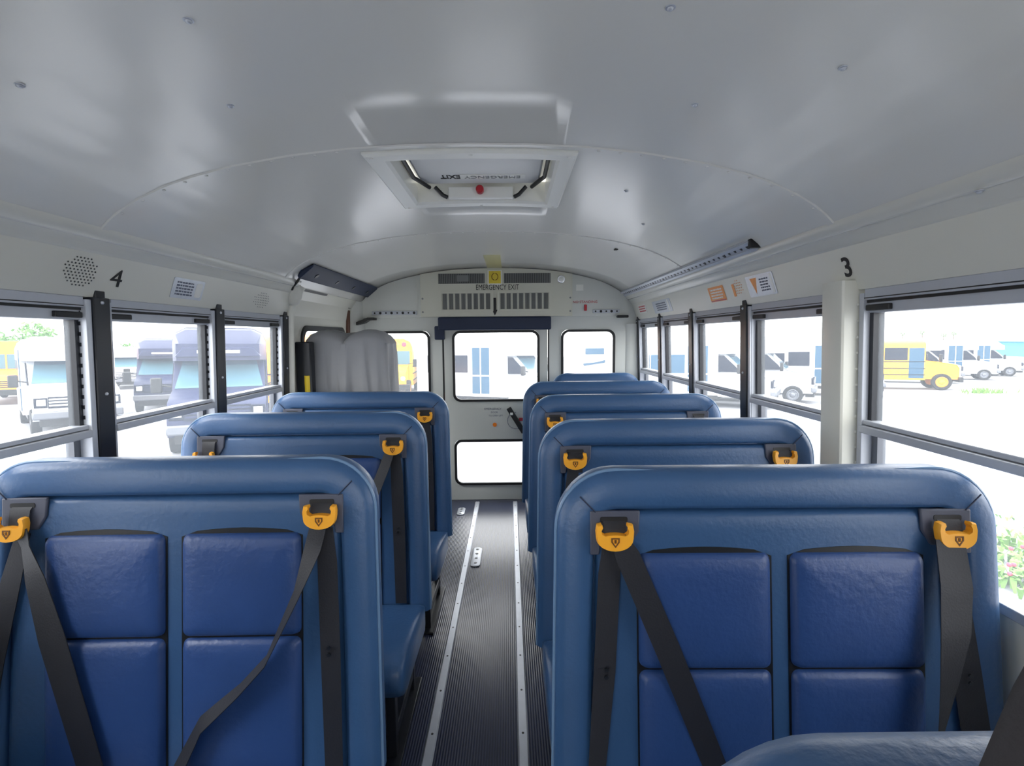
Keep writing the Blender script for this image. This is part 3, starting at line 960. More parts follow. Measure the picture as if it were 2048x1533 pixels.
def cover():
    mb = MB()
    N = 260
    x0, x1, y0, y1 = -1.315, -0.79, 3.2, 3.52
    def outline(g, z, fold):
        P = []
        cx, cy = (x0 + x1) / 2, (y0 + y1) / 2
        hx, hy = (x1 - x0) / 2 + g, (y1 - y0) / 2 + g
        for k in range(N):
            t = 2 * pi * k / N
            c, s = cos(t), sin(t)
            n = 9.0
            r = (abs(c / hx) ** n + abs(s / hy) ** n) ** (-1 / n)
            x, y = cx + r * c, cy + r * s
            q = x * 1.0 + y * 0.8
            f = (1 - abs(sin(q * 19 + 0.9 * z + 0.6 * sin(q * 7)))) * 0.9 + (1 - abs(sin(q * 33 - 2.2 * z))) * 0.45 + 0.5 * sin(q * 11 + 2.5 * z) + 0.25 * sin(q * 60)
            r2 = r + fold * (f - 0.6)
            P.append((max(cx + r2 * c, -1.312), cy + r2 * s, z))
        return P
    def hump(x, y):
        u = (x - x0) / (x1 - x0)
        return 0.06 * abs(sin(pi * (u * 1.85 + 0.10))) ** 0.7 - 0.032
    L = []
    for i in range(22):
        z = 0.25 + (1.385 - 0.25) * i / 21
        q = 1 - i / 21
        L.append(outline(0.004 + 0.05 * q ** 0.9, z, 0.004 + 0.05 * min(1, q * 1.7) ** 0.8))
    for (g, z, f) in ((0.006, 1.395, 0.004), (0.0, 1.41, 0.003), (-0.02, 1.432, 0.004), (-0.06, 1.444, 0.003), (-0.11, 1.449, 0.002), (-0.16, 1.45, 0.0), (-0.21, 1.45, 0.0)):
        o = outline(g, z, f)
        L.append([(x, y, zz + (hump(x, y) if z > 1.42 else hump(x, y) * 0.7)) for x, y, zz in o])
    mb.loops(L, False, True)
    return mb


o = cover().build('lift_cover', 'grey', ang=80)
tag(o, 'grey fabric cover draped over the folded lift at the rear left', 'fabric cover')

# ------------------------------------------------------------------ floor anchors
for (x, y, l, nm) in ((-0.227, 3.12, 0.28, 'in the aisle beside the left strip'), (-0.408, 3.97, 0.17, 'left of the aisle near the rear door')):
    t = thing('floor_anchor', 'oval chrome anchor plate on the floor ' + nm, 'floor anchor', (x, y, 0))
    lp = rrect(-0.03, -l / 2, 0.03, l / 2, 0.028, 6)
    s = MB().loops([[(px, py, 0) for px, py in lp], [(px, py, 0.006) for px, py in lp], [(px * 0.8, py * 0.94, 0.009) for px, py in lp]])
    s.build('plate', 'alu', t)
    b = MB()
    for k in range(4):
        b.disc((0, -l * 0.36 + k * l * 0.24, 0.009), (0, 0, 1), 0.010, 0.0012, 12)
    b.build('slots', 'black', t)

# ------------------------------------------------------------------ bus seats
LEAN = 0.105


def lean(y, z):
    return y - (1.06 - z) * LEAN


CACHE = {}


def cached(key, fn, mt, **kw):
    if key not in CACHE:
        CACHE[key] = fn().mesh(key[0], mt, True, kw.get('ang', 38))
    return CACHE[key]


def part(name, me, parent, bevel=0, seg=2):
    o = bpy.data.objects.new(name, me)
    COL.objects.link(o)
    o.parent = parent
    if bevel:
        b = o.modifiers.new('bevel', 'BEVEL')
        b.width = bevel
        b.segments = seg
        b.limit_method = 'ANGLE'
        b.angle_limit = radians(35)
    return o


def outline(hw, inset, r0=0.135, flare=0.014, zb=0.33):
    """U-shaped outline of the back, (u, z) loop, rounded top corners, closed at the bottom"""
    zt = 1.12 - inset
    r = max(r0 - inset, 0.03)
    h = hw - inset
    P = []
    nz = 8
    for k in range(nz):
        z = zb + (zt - r - zb) * k / nz
        P.append((h + flare * (zt - r - z) / 0.65, z))
    for k in range(11):
        t = pi / 2 * k / 10
        P.append((h - r + r * cos(t), zt - r + r * sin(t)))
    for k in range(1, 8):
        P.append((h - r - 2 * (h - r) * k / 8, zt))
    for k in range(11):
        t = pi / 2 + pi / 2 * k / 10
        P.append((-h + r + r * cos(t), zt - r + r * sin(t)))
    for k in range(1, nz + 1):
        z = zt - r + (zb - zt + r) * k / nz
        P.append((-h - flare * (zt - r - z) / 0.65, z))
    return P


def back_mesh(hw):
    mb = MB()
    L = []
    for (ins, y) in ((0.06, 0.052), (0.02, 0.05), (0.006, 0.036), (0.0, 0.014), (0.0, -0.012), (0.003, -0.027), (0.010, -0.037), (0.024, -0.0435), (0.05, -0.0465), (0.072, -0.046), (0.082, -0.041), (0.0862, -0.018), (0.0892, -0.018), (0.094, -0.037), (0.104, -0.041), (0.13, -0.042)):
        L.append([(u, lean(y, z), z) for u, z in outline(hw, ins)])
    return mb.loops(L)


def piping_mesh(hw):
    P = [(u, lean(-0.022, z), z) for u, z in outline(hw, 0.0012)]
    return MB().tube(P, 0.0046, 8)


def corner_seam(hw, s):
    a = (s * (hw - 0.052), 1.068)
    b = (s * (hw - 0.086), 1.034)
    return MB().tube([(a[0] + (b[0] - a[0]) * k / 6, lean(-0.0495, a[1] + (b[1] - a[1]) * k / 6), a[1] + (b[1] - a[1]) * k / 6) for k in range(7)], 0.0016, 6)


def pad_mesh(u0, u1, z0, z1, bow):
    mb = MB()
    L = []
    for (i, y) in ((0.0, -0.030), (0.0, -0.044), (0.004, -0.053), (0.014, -0.058), (0.04, -0.061), (0.09, -0.063)):
        lp = rrect(u0 + i, z0 + i * 0.7, u1 - i, z1 - i, 0.016 if i < 0.03 else 0.01, 4)
        L.append([(u, lean(y, z), z) for u, z in lp])
    return mb.loops(L)


def gap_shade_mesh(hw_in):  # raised black plates stand in for the shade in the gaps around the pads
    mb = MB()
    for s in (-1, 1):
        a, b = 0.0175, 0.3145
        lo = [(s * a, 0.35), (s * b, 0.35), (s * b, 0.935)] + [(s * (b - (b - a) * k / 8), 0.944 + 0.011 * sin(pi * k / 8)) for k in range(1, 8)] + [(s * a, 0.935)]
        mb.loops([[(u, lean(-0.034, z), z) for u, z in lo], [(u, lean(-0.0437, z), z) for u, z in lo]])
    return mb


def guide_mesh(s):
    # charcoal plate in the top corner of the inner panel; s = +1 right
    P = [(0.052, 1.036), (-0.058, 1.036), (-0.055, 0.99), (-0.035, 0.958), (0.03, 0.958), (0.032, 0.94), (0.052, 0.94)]
    P = [(s * x, z) for x, z in P]
    mb = MB()
    mb.loops([[(x, lean(-0.04, z), z) for x, z in P], [(x, lean(-0.049, z), z) for x, z in P]])
    return mb


def slot_mesh():
    lp = rrect(-0.03, 1.012, 0.03, 1.024, 0.004, 3)
    return MB().loops([[(x, lean(-0.049, z), z) for x, z in lp], [(x, lean(-0.0505, z), z) for x, z in lp]])


def clip_mesh():
    """orange belt adjuster: a boat-shaped body with two upright horns"""
    P = []
    for k in range(13):
        t = pi + pi * k / 12
        P.append((0.040 * cos(t), 0.984 + 0.026 * sin(t) - (0.0 if 1 else 0)))
    P += [(0.0415, 1.0), (0.039, 1.014), (0.029, 1.016), (0.0275, 1.010), (0.031, 1.004), (0.030, 0.996)]
    P += [(0.03 - 0.06 * k / 8, 0.990 + 0.004 * sin(pi * k / 8)) for k in range(1, 8)]
    P += [(-0.030, 0.996), (-0.031, 1.004), (-0.0275, 1.010), (-0.029, 1.016), (-0.039, 1.014), (-0.0415, 1.0)]
    mb = MB()
    cx, cz = 0, 0.985
    def ins(f, y):
        return [(x * f, lean(y, z), cz + (z - cz) * f) for x, z in P]
    mb.loops([ins(0.97, -0.058), ins(1.0, -0.064), ins(1.0, -0.071), ins(0.95, -0.076)])
    return mb


def emblem_mesh():
    P = [(-0.009, 0.988), (0.009, 0.988), (0.009, 0.979), (0.0, 0.967), (-0.009, 0.979)]
    Q = [(-0.006, 0.9855), (0.006, 0.9855), (0.006, 0.98), (0.0, 0.971), (-0.006, 0.98)]
    mb = MB()
    n = len(P)
    for y0 in (0,):
        a = [(x, lean(-0.0758, z), z) for x, z in P]
        b = [(x, lean(-0.0772, z), z) for x, z in P]
        c = [(x, lean(-0.0772, z), z) for x, z in Q]
        d = [(x, lean(-0.0758, z), z) for x, z in Q]
        mb.loops([a, b, c, d], False, False)
    mb.box(-0.0022, 0.0022, lean(-0.0772, .98), lean(-0.0755, .98), 0.9765, 0.984)
    return mb


def loop_mesh():
    pts = []
    for (z, y) in ((1.018, -0.046), (1.008, -0.056), (0.99, -0.058), (0.96, -0.060), (0.945, -0.058)):
        pts.append(((0, lean(y, z), z), (0.0245, 0, 0)))
    return MB().ribbon(pts, 0.002)


def cushion_mesh(hw):
    mb = MB()
    L = []
    h = hw - 0.004
    prof = []
    # cross-section along y (front -0.55 .. back -0.11), (y, z)
    sec = [(-0.13, 0.255), (-0.50, 0.275), (-0.545, 0.29), (-0.562, 0.325), (-0.56, 0.365), (-0.54, 0.395), (-0.50, 0.41), (-0.32, 0.398), (-0.15, 0.372), (-0.118, 0.36), (-0.115, 0.28)]
    cy = sum(p[0] for p in sec) / len(sec)
    cz = sum(p[1] for p in sec) / len(sec)
    for (u, f) in ((-h, 0.86), (-h + 0.006, 0.94), (-h + 0.02, 0.985), (-h + 0.045, 1), (0, 1.0), (h - 0.045, 1), (h - 0.02, 0.985), (h - 0.006, 0.94), (h, 0.86)):
        L.append([(u, cy + (y - cy) * (1 - (1 - f) * 0.4), cz + (z - cz) * f) for y, z in sec])
    return mb.loops(L)


def leg_mesh(hw, s):
    u = s * (hw - 0.07)
    mb = MB()
    for (y0, y1) in ((-0.46, -0.42), (-0.14, -0.10)):
        mb.box(u - 0.016, u + 0.016, y0, y1, 0.006, 0.30)
    mb.box(u - 0.014, u + 0.014, -0.44, -0.12, 0.06, 0.10)
    mb.box(u - 0.014, u + 0.014, -0.46, -0.10, 0.24, 0.275)
    mb.box(u - 0.035, u + 0.035, -0.50, -0.06, 0.0, 0.012)
    return mb


def wallrail_mesh(hw, s):
    u = s * (hw - 0.03)
    return MB().box(u - 0.02, u + 0.02, -0.5, -0.1, 0.22, 0.262)


def belt(parent, name, pts, yoff, w=0.024, mt='web'):
    """pts: (u, z, width factor, extra forward offset, turn angle of the strap)"""
    R = []
    n = len(pts)
    fine = []
    for i in range(n - 1):
        for k in range(4):
            t = k / 4
            fine.append(tuple(pts[i][q] + (pts[i + 1][q] - pts[i][q]) * t for q in range(5)))
    fine.append(pts[-1])
    for i, (u, z, f, dy, tw) in enumerate(fine):
        a, b = fine[max(i - 1, 0)], fine[min(i + 1, len(fine) - 1)]
        d = Vector((b[0] - a[0], b[1] - a[1]))
        d.normalize()
        px, pz = -d.y, d.x           # across the strap in the (u, z) plane
        if px < 0:
            px, pz = -px, -pz
        ct, st = cos(tw), sin(tw)
        wv = Vector((px * ct, -st + pz * ct * LEAN, pz * ct)) * (w * f)
        R.append(((u, lean(yoff - dy, z), z), wv))
    return MB().ribbon(R, 0.0018).build(name, mt, parent)


def knob_mesh():
    mb = MB()
    return mb


V = lambda s: [(s * 0.372, 0.955, 0.8, 0, 0), (s * 0.378, 0.87, 1, 0, 0), (s * 0.386, 0.66, 1, 0.004, 0), (s * 0.392, 0.37, 0.9, 0.0, 0)]


def make_seat(x, yc, hw, label, aisle, belts=None, pads=True, detail=True, rot=0.0, clips=None, group='blue bench seats along the aisle'):
    t = thing('bus_seat', label, 'seat', (x, yc, 0), rot, group)
    bk = part('backrest', cached(('backrest', hw), lambda: back_mesh(hw), 'vinyl', ang=60), t)
    part('piping', cached(('piping', hw), lambda: piping_mesh(hw), 'piping'), bk)
    for s in (-1, 1):
        part('corner_seam', cached(('corner_seam', hw, s), lambda: corner_seam(hw, s), 'navy'), bk)
    part('seat_cushion', cached(('seat_cushion', hw), lambda: cushion_mesh(hw), 'vinyl', ang=60), t)
    part('leg', cached(('leg', hw, aisle), lambda: leg_mesh(hw, aisle), 'blackm'), t, 0.003)
    part('wall_rail', cached(('wall_rail', hw, aisle), lambda: wallrail_mesh(hw, -aisle), 'blackm'), t)
    if not detail:
        return t
    if pads:
        part('pad_gap_shade', cached(('pad_gap_shade',), lambda: gap_shade_mesh(hw), 'black'), t)
        for s in (-1, 1):
            for (z0, z1) in ((0.694, 0.942), (0.36, 0.688)):
                u0, u1 = (0.022, 0.311) if s > 0 else (-0.311, -0.022)
                part('cushion_pad', cached(('cushion_pad', s, z0), lambda: pad_mesh(u0, u1, z0, z1, 0), 'vinyl2', ang=60), t)
    for s in (-1, 1):
        g = part('belt_guide', cached(('belt_guide', s), lambda: guide_mesh(s), 'char'), t, 0.003)
        sl = part('guide_slot', cached(('guide_slot',), slot_mesh, 'black'), g)
        c = part('belt_adjuster', cached(('belt_adjuster',), clip_mesh, 'orange', ang=30), t)
        em = part('emblem', cached(('emblem',), emblem_mesh, 'mark'), c)
        lb = part('belt_loop', cached(('belt_loop',), loop_mesh, 'web'), t)
        off = hw - 0.126
        g.location.x = off * s
        c.location.x = off * s + (0.002 if s > 0 else -0.002)
        lb.location.x = off * s
        dx, dz = (clips or {}).get(s, (0, 0))
        c.location = (c.location.x + dx, dz * LEAN, dz)
        v = (belts or {}).get((s, 'v')) or V(s)
        v = [(u + (hw - 0.49) * s, *r) for u, *r in v]
        o = belt(t, 'belt_webbing', v, -0.053)
        u, z = v[2][0] - s * 0.002, v[2][1]
        k = MB()
        for dz in (-0.008, 0.008):
            k.disc((u, lean(-0.062, z + dz), z + dz), (0, -1, 0), 0.005, 0.003, 10)
        k.build('belt_stud', 'blackm', o)
        d = (belts or {}).get((s, 'd'))
        if d:
            belt(t, 'shoulder_belt', d, -0.068)
    return t


B1L = {
    (-1, 'd'): [(-0.352, 0.965, 0.85, 0, 0.2), (-0.340, 0.926, 1.0, 0, 0.5), (-0.312, 0.85, 1.25, 0.006, 0.2), (-0.268, 0.709, 1.35, 0.01, 0), (-0.174, 0.394, 1.25, 0.01, 0)],
    (-1, 'v'): [(-0.358, 0.956, 0.7, 0, 0), (-0.388, 0.838, 1.0, 0, 0), (-0.43, 0.64, 1.05, 0, 0), (-0.468, 0.396, 1.0, 0, 0)],
    (1, 'd'): [(0.362, 0.965, 0.85, 0, 0.1), (0.349, 0.915, 0.95, 0, 0.3), (0.312, 0.805, 0.8, 0.012, 0.95), (0.243, 0.655, 0.8, 0.02, 1.25), (0.178, 0.585, 0.8, 0.016, 1.2), (0.083, 0.501, 0.9, 0.01, 0.95), (0.022, 0.38, 0.9, 0.01, 0.7)],
}
B1R = {
    (-1, 'd'): [(-0.358, 0.985, 0.75, 0, 0.1), (-0.338, 0.945, 1.1, 0, 0), (-0.253, 0.743, 1.12, 0, 0), (-0.164, 0.518, 1.05, 0, 0.2), (-0.11, 0.39, 0.95, 0, 0.2)],
    (-1, 'v'): [(-0.37, 0.965, 0.8, 0, 0), (-0.376, 0.90, 1, 0, 0), (-0.388, 0.692, 0.98, 0, 0), (-0.412, 0.42, 0.7, 0, 0.2)],
    (1, 'd'): [(0.350, 0.978, 1.3, 0.004, 0), (0.344, 0.89, 1.35, 0.025, 0.05), (0.332, 0.80, 1.3, 0.035, 0), (0.312, 0.705, 1.15, 0.042, -0.3), (0.292, 0.609, 0.95, 0.045, -0.62), (0.280, 0.55, 0.85, 0.045, -0.8), (0.278, 0.40, 0.85, 0.03, -0.85)],
    (1, 'v'): [(0.372, 0.962, 0.7, 0, 0), (0.384, 0.79, 1.2, 0, 0), (0.398, 0.677, 1.3, 0, 0), (0.435, 0.40, 1.3, 0, 0)],
}
B2L = {(1, 'd'): [(0.352, 0.965, 0.8, 0, 0.2), (0.338, 0.925, 0.9, 0, 0.3), (0.288, 0.80, 0.9, 0.004, 0.3), (0.2, 0.62, 0.9, 0.004, 0.3), (0.12, 0.44, 0.9, 0, 0)]}
LX, RX = -0.8325, 0.590
HW = 0.49
make_seat(LX, 1.255, HW, 'large blue bench seat at the lower left, two black belts slanting across its pads', -1 * -1, B1L, rot=0.012, clips={-1: (-0.012, -0.02)})
make_seat(RX, 1.115, HW, 'large blue bench seat at the lower right, one black belt hanging loose in front', -1, B1R, rot=-0.012)
make_seat(LX, 2.02, HW, 'second blue bench seat left of the aisle, between the large one and the lift row', 1, B2L, rot=0.008, clips={-1: (-0.012, -0.038)})
make_seat(LX, 2.775, HW, 'rearmost blue bench seat left of the aisle, in front of the grey cover', 1, clips={-1: (-0.01, -0.05)})
make_seat(RX, 1.78, HW, 'second blue bench seat right of the aisle, its two orange belt guides showing', -1)
make_seat(RX, 2.56, HW, 'third blue bench seat right of the aisle', -1, clips={1: (0.01, -0.05)})
make_seat(RX - 0.012, 3.32, HW, 'fourth blue bench seat right of the aisle, below the rear right window', -1)
make_seat(0.695, 4.06, 0.362, 'narrow last blue seat in the rear right corner', -1, detail=False)
make_seat(LX, 0.316, HW, 'blue seat back cut off by the bottom left corner of the view', 1, detail=True)
make_seat(RX, 0.316, HW, 'blue seat back top cut off by the bottom right edge of the view', -1, detail=True)

# ------------------------------------------------------------------ dark bag at the lower right
bag = thing('bag', 'dark fabric bag standing in the bottom right corner on the nearest seat', 'bag', (0.50, 0.1, 0.41))
mb = MB()
P = [(0.205, 0.41), (0.20, 0.9), (0.216, 1.13), (0.236, 1.18), (0.262, 1.236), (0.30, 1.30), (0.36, 1.37), (0.45, 1.42), (0.58, 1.43), (0.70, 1.41), (0.77, 1.33), (0.79, 0.9), (0.79, 0.41)]
L = []
for (y, f) in ((0.252, 0.93), (0.25, 0.985), (0.235, 1.0), (0.20, 1.005), (0.10, 1.005), (0.06, 0.98), (0.045, 0.93)):
    L.append([(0.5 + (x - 0.5) * f, y - (1.25 - z) * LEAN, 0.41 + (z - 0.41) * (1 - (1 - f) * 0.3)) for x, z in P])
mb.loops(L)
mb.build('bag_body', 'bag', bag, world=True, ang=70)
MB().tube([(0.42, 0.14, 1.415), (0.43, 0.14, 1.46), (0.5, 0.14, 1.48), (0.57, 0.14, 1.46), (0.58, 0.14, 1.425)], 0.012, 8).build('carry_handle', 'bag', bag, world=True)

# ------------------------------------------------------------------ the lot outside
GSLOPE = 0.03


def gz(y):
    return -0.85 - GSLOPE * y


GZ = gz(0)
tag(MB().hexa([(-150, -60, gz(-60) - 0.3), (150, -60, gz(-60) - 0.3), (150, 200, gz(200) - 0.3), (-150, 200, gz(200) - 0.3), (-150, -60, gz(-60)), (150, -60, gz(-60)), (150, 200, gz(200)), (-150, 200, gz(200))]).build('ground', 'asphalt', smooth=False), 'pale sunlit asphalt of the vehicle lot', 'ground', kind='structure')


def wheel(t, x, y, r, hubmat, w=0.24):
    s = 1 if y > 0 else -1
    tb = MB()
    prof = [(0.60, 0.0), (0.62, -0.10), (0.80, -0.12), (0.95, -0.11), (1.0, -0.06), (1.0, 0.06), (0.95, 0.11), (0.80, 0.12), (0.62, 0.10), (0.60, 0.0)]
    N = 22
    L = []
    for (f, d) in prof:
        L.append([(x + r * f * cos(2 * pi * k / N), y + d * w / 0.24, r + r * f * sin(2 * pi * k / N)) for k in range(N)])
    tb.loops(L, False, False)
    o = tb.build('tyre', 'tyre', t)
    h = MB()
    L = []
    for (f, d) in ((0.62, 0.04), (0.62, 0.09), (0.54, 0.10), (0.48, 0.06), (0.30, 0.05), (0.26, 0.10), (0.12, 0.12)):
        L.append([(x + r * f * cos(2 * pi * k / N), y + s * d, r + r * f * sin(2 * pi * k / N)) for k in range(N)])
    h.loops(L)
    h.build('hub', hubmat, o)


def side_panes(t, name, x0, x1, z0, z1, y, n, gap, mt, frame=None):
    for s in (-1, 1):
        for k in range(n):
            a = x0 + (x1 - x0) * k / n + gap / 2
            b = x0 + (x1 - x0) * (k + 1) / n - gap / 2
            m = MB().box(a, b, s * y - 0.012, s * y + 0.012, z0, z1)
            m.build(name, mt, t, bevel=0.008)


def mirror(t, x, y, z, h=0.36, mt='black'):
    s = 1 if y > 0 else -1
    o = MB().box(x - 0.06, x + 0.06, y - 0.11, y + 0.11, z - h / 2, z + h / 2).build('mirror', mt, t, bevel=0.03)
    MB().tube([(x, y - s * 0.08, z), (x + 0.02, y - s * 0.35, z - 0.05)], 0.02, 8).build('mirror_arm', mt, o)


def cab(t, L, paint, glass='vlight', w=1.0, hubm='hub', grille='vdark'):
    """van nose: hood, windscreen, door glass, grille, lamps, bumper, front wheels"""
    x = L / 2
    prof = [(x - 2.1, 0.45), (x - 2.1, 2.22), (x - 1.75, 2.2), (x - 0.98, 1.42), (x - 0.5, 1.30), (x - 0.16, 1.2), (x - 0.03, 1.05), (x, 0.8), (x - 0.02, 0.45)]
    m = MB()
    m.loops([[(px, s * w * f, 1.0 + (pz - 1.0) * (1 - (1 - f) * 0.25)) for px, pz in prof] for s, f in ((-1, 0.93), (-1, 1), (1, 1), (1, 0.93))])
    m.build('cab', paint, t, bevel=0.03)
    n = Vector((0.78, 0, 0.77)).normalized() * 0.02
    a, b = Vector((x - 1.70, 0, 2.13)), Vector((x - 1.03, 0, 1.46))
    c = []
    for p, ww in ((b, 0.93), (a, 0.80)):
        c.append((p, ww))
    m = MB()
    m.hexa([c[0][0] + Vector((0, -c[0][1] * w, 0)), c[0][0] + Vector((0, c[0][1] * w, 0)), c[1][0] + Vector((0, c[1][1] * w, 0)), c[1][0] + Vector((0, -c[1][1] * w, 0)),
            c[0][0] + n + Vector((0, -c[0][1] * w, 0)), c[0][0] + n + Vector((0, c[0][1] * w, 0)), c[1][0] + n + Vector((0, c[1][1] * w, 0)), c[1][0] + n + Vector((0, -c[1][1] * w, 0))])
    ws = m.build('windscreen', glass, t)
    m = MB()
    a2 = a + Vector((0.14, 0, -0.14))
    m.hexa([a2 + n + Vector((0, -0.82 * w, 0)), a2 + n + Vector((0, 0.82 * w, 0)), a + n + Vector((0, 0.80 * w, 0)), a + n + Vector((0, -0.80 * w, 0)),
            a2 + n * 1.3 + Vector((0, -0.82 * w, 0)), a2 + n * 1.3 + Vector((0, 0.82 * w, 0)), a + n * 1.3 + Vector((0, 0.80 * w, 0)), a + n * 1.3 + Vector((0, -0.80 * w, 0))])
    m.build('sun_band', 'vglass', ws)
    for s in (-1, 1):
        y = s * w
        m = MB().prism([(x - 2.0, y - s * 0.02, 1.42), (x - 1.18, y - s * 0.02, 1.42), (x - 1.30, y - s * 0.02, 1.62), (x - 1.74, y - s * 0.02, 2.06), (x - 2.0, y - s * 0.02, 2.06)], (0, s * 0.035, 0))
        m.build('door_window', 'vdark', t)
        mirror(t, x - 1.15, s * (w + 0.3), 1.55)
        hl = MB().box(x - 0.10, x + 0.006, s * (w - 0.19) - 0.14, s * (w - 0.19) + 0.14, 0.82, 1.10).build('headlight', 'vdark', t, bevel=0.01)
        MB().box(x - 0.06, x + 0.014, s * (w - 0.20) - 0.10, s * (w - 0.20) + 0.10, 0.88, 1.06).build('lens', 'lamp', hl, bevel=0.02)
        wheel(t, x - 0.75, s * (w - 0.1), 0.38, hubm)
    gb = MB().box(x - 0.06, x + 0.012, -w * 0.66, w * 0.66, 0.80, 1.12).build('grille', 'vdark', t)
    g = MB()
    for k in range(3):
        g.box(x - 0.03, x + 0.022, -w * 0.64, w * 0.64, 0.86 + 0.085 * k, 0.905 + 0.085 * k)
    g.build('grille_slats', paint, gb)
    MB().box(x - 0.10, x + 0.10, -w, w, 0.50, 0.72).build('bumper', 'hub' if paint != 'vyel' else 'black', t, bevel=0.04)
    MB().box(x - 0.3, x + 0.02, -w * 0.85, w * 0.85, 0.30, 0.5).build('air_dam', 'black', t)


def shuttle(label, loc, heading, L=6.8, paint='vwhite', glass='vlight', nwin=4, top=2.85, cap=None, name='shuttle_bus', door=True, w=1.12, wz=(1.45, 2.15), band=False, group=None, door_at=0.02, vmirror=False):
    t = thing(name, label, 'vehicle', loc, heading, group, slope=GSLOPE)
    x0, x1 = -L / 2, L / 2 - 1.95
    m = MB()
    sec = [(-w, 0.5), (-w, top - 0.35), (-w + 0.08, top - 0.12), (-w + 0.3, top), (w - 0.3, top), (w - 0.08, top - 0.12), (w, top - 0.35), (w, 0.5)]
    m.loops([[(x0, y * 0.97, z) for y, z in sec], [(x0 + 0.08, y, z) for y, z in sec], [(x1, y, z) for y, z in sec], [(x1 + 0.02, y * 0.98, z) for y, z in sec]])
    oc = [(y, max(z, 2.12)) for y, z in sec]
    m.loops([[(x1 - 0.02, y, z - 0.01) for y, z in oc], [(x1 + 0.45, y * 0.95, z - 0.08 if z > 2.3 else z) for y, z in oc], [(x1 + 0.85, y * 0.84, min(z, top - 0.42)) for y, z in oc]])
    m.build('body', paint, t, ang=30)
    cab(t, L, paint, glass)
    if band:
        side_panes(t, 'window', x0 + 0.4, x1 - (door_at + 0.85 if door else 0.2), wz[0], wz[1], w, nwin, 0.05, 'vglass')
    else:
        side_panes(t, 'window', x0 + 0.5, x1 - door_at - 0.9 if door else x1, wz[0], wz[1], w, nwin, 0.16, 'vdark')
    if door:
        xd = x1 + 0.02 - door_at
        d = MB().box(xd - 0.78, xd - 0.02, -w - 0.02, -w + 0.02, 0.62, 2.45).build('door', 'vglass', t)
        g = MB()
        for a in (xd - 0.40, ):
            g.box(a - 0.025, a + 0.025, -w - 0.03, -w + 0.02, 0.62, 2.45)
        g.box(xd - 0.80, xd, -w - 0.03, -w + 0.02, 1.30, 1.36)
        g.build('door_bars', paint, d)
    for s in (-1, 1):
        wheel(t, x0 + 1.5, s * (w - 0.12), 0.38, 'hub')
    MB().box(x0 + 0.3, x1, -w + 0.1, w - 0.1, 0.35, 0.55).build('chassis', 'black', t)
    if cap:
        m = MB()
        m.loops([[(x1 + 0.86, y, z) for y, z in ((-0.92, 2.22), (-0.75, top - 0.5), (0.75, top - 0.5), (0.92, 2.22))], [(x1 + 0.92, y, z) for y, z in ((-0.9, 2.22), (-0.72, top - 0.52), (0.72, top - 0.52), (0.9, 2.22))]])
        o = m.build('front_cap', cap, t)
        MB().box(x1 + 0.9, x1 + 0.95, -0.45, 0.45, 2.30, 2.37).build('marker_lights', 'white', o)
    return t


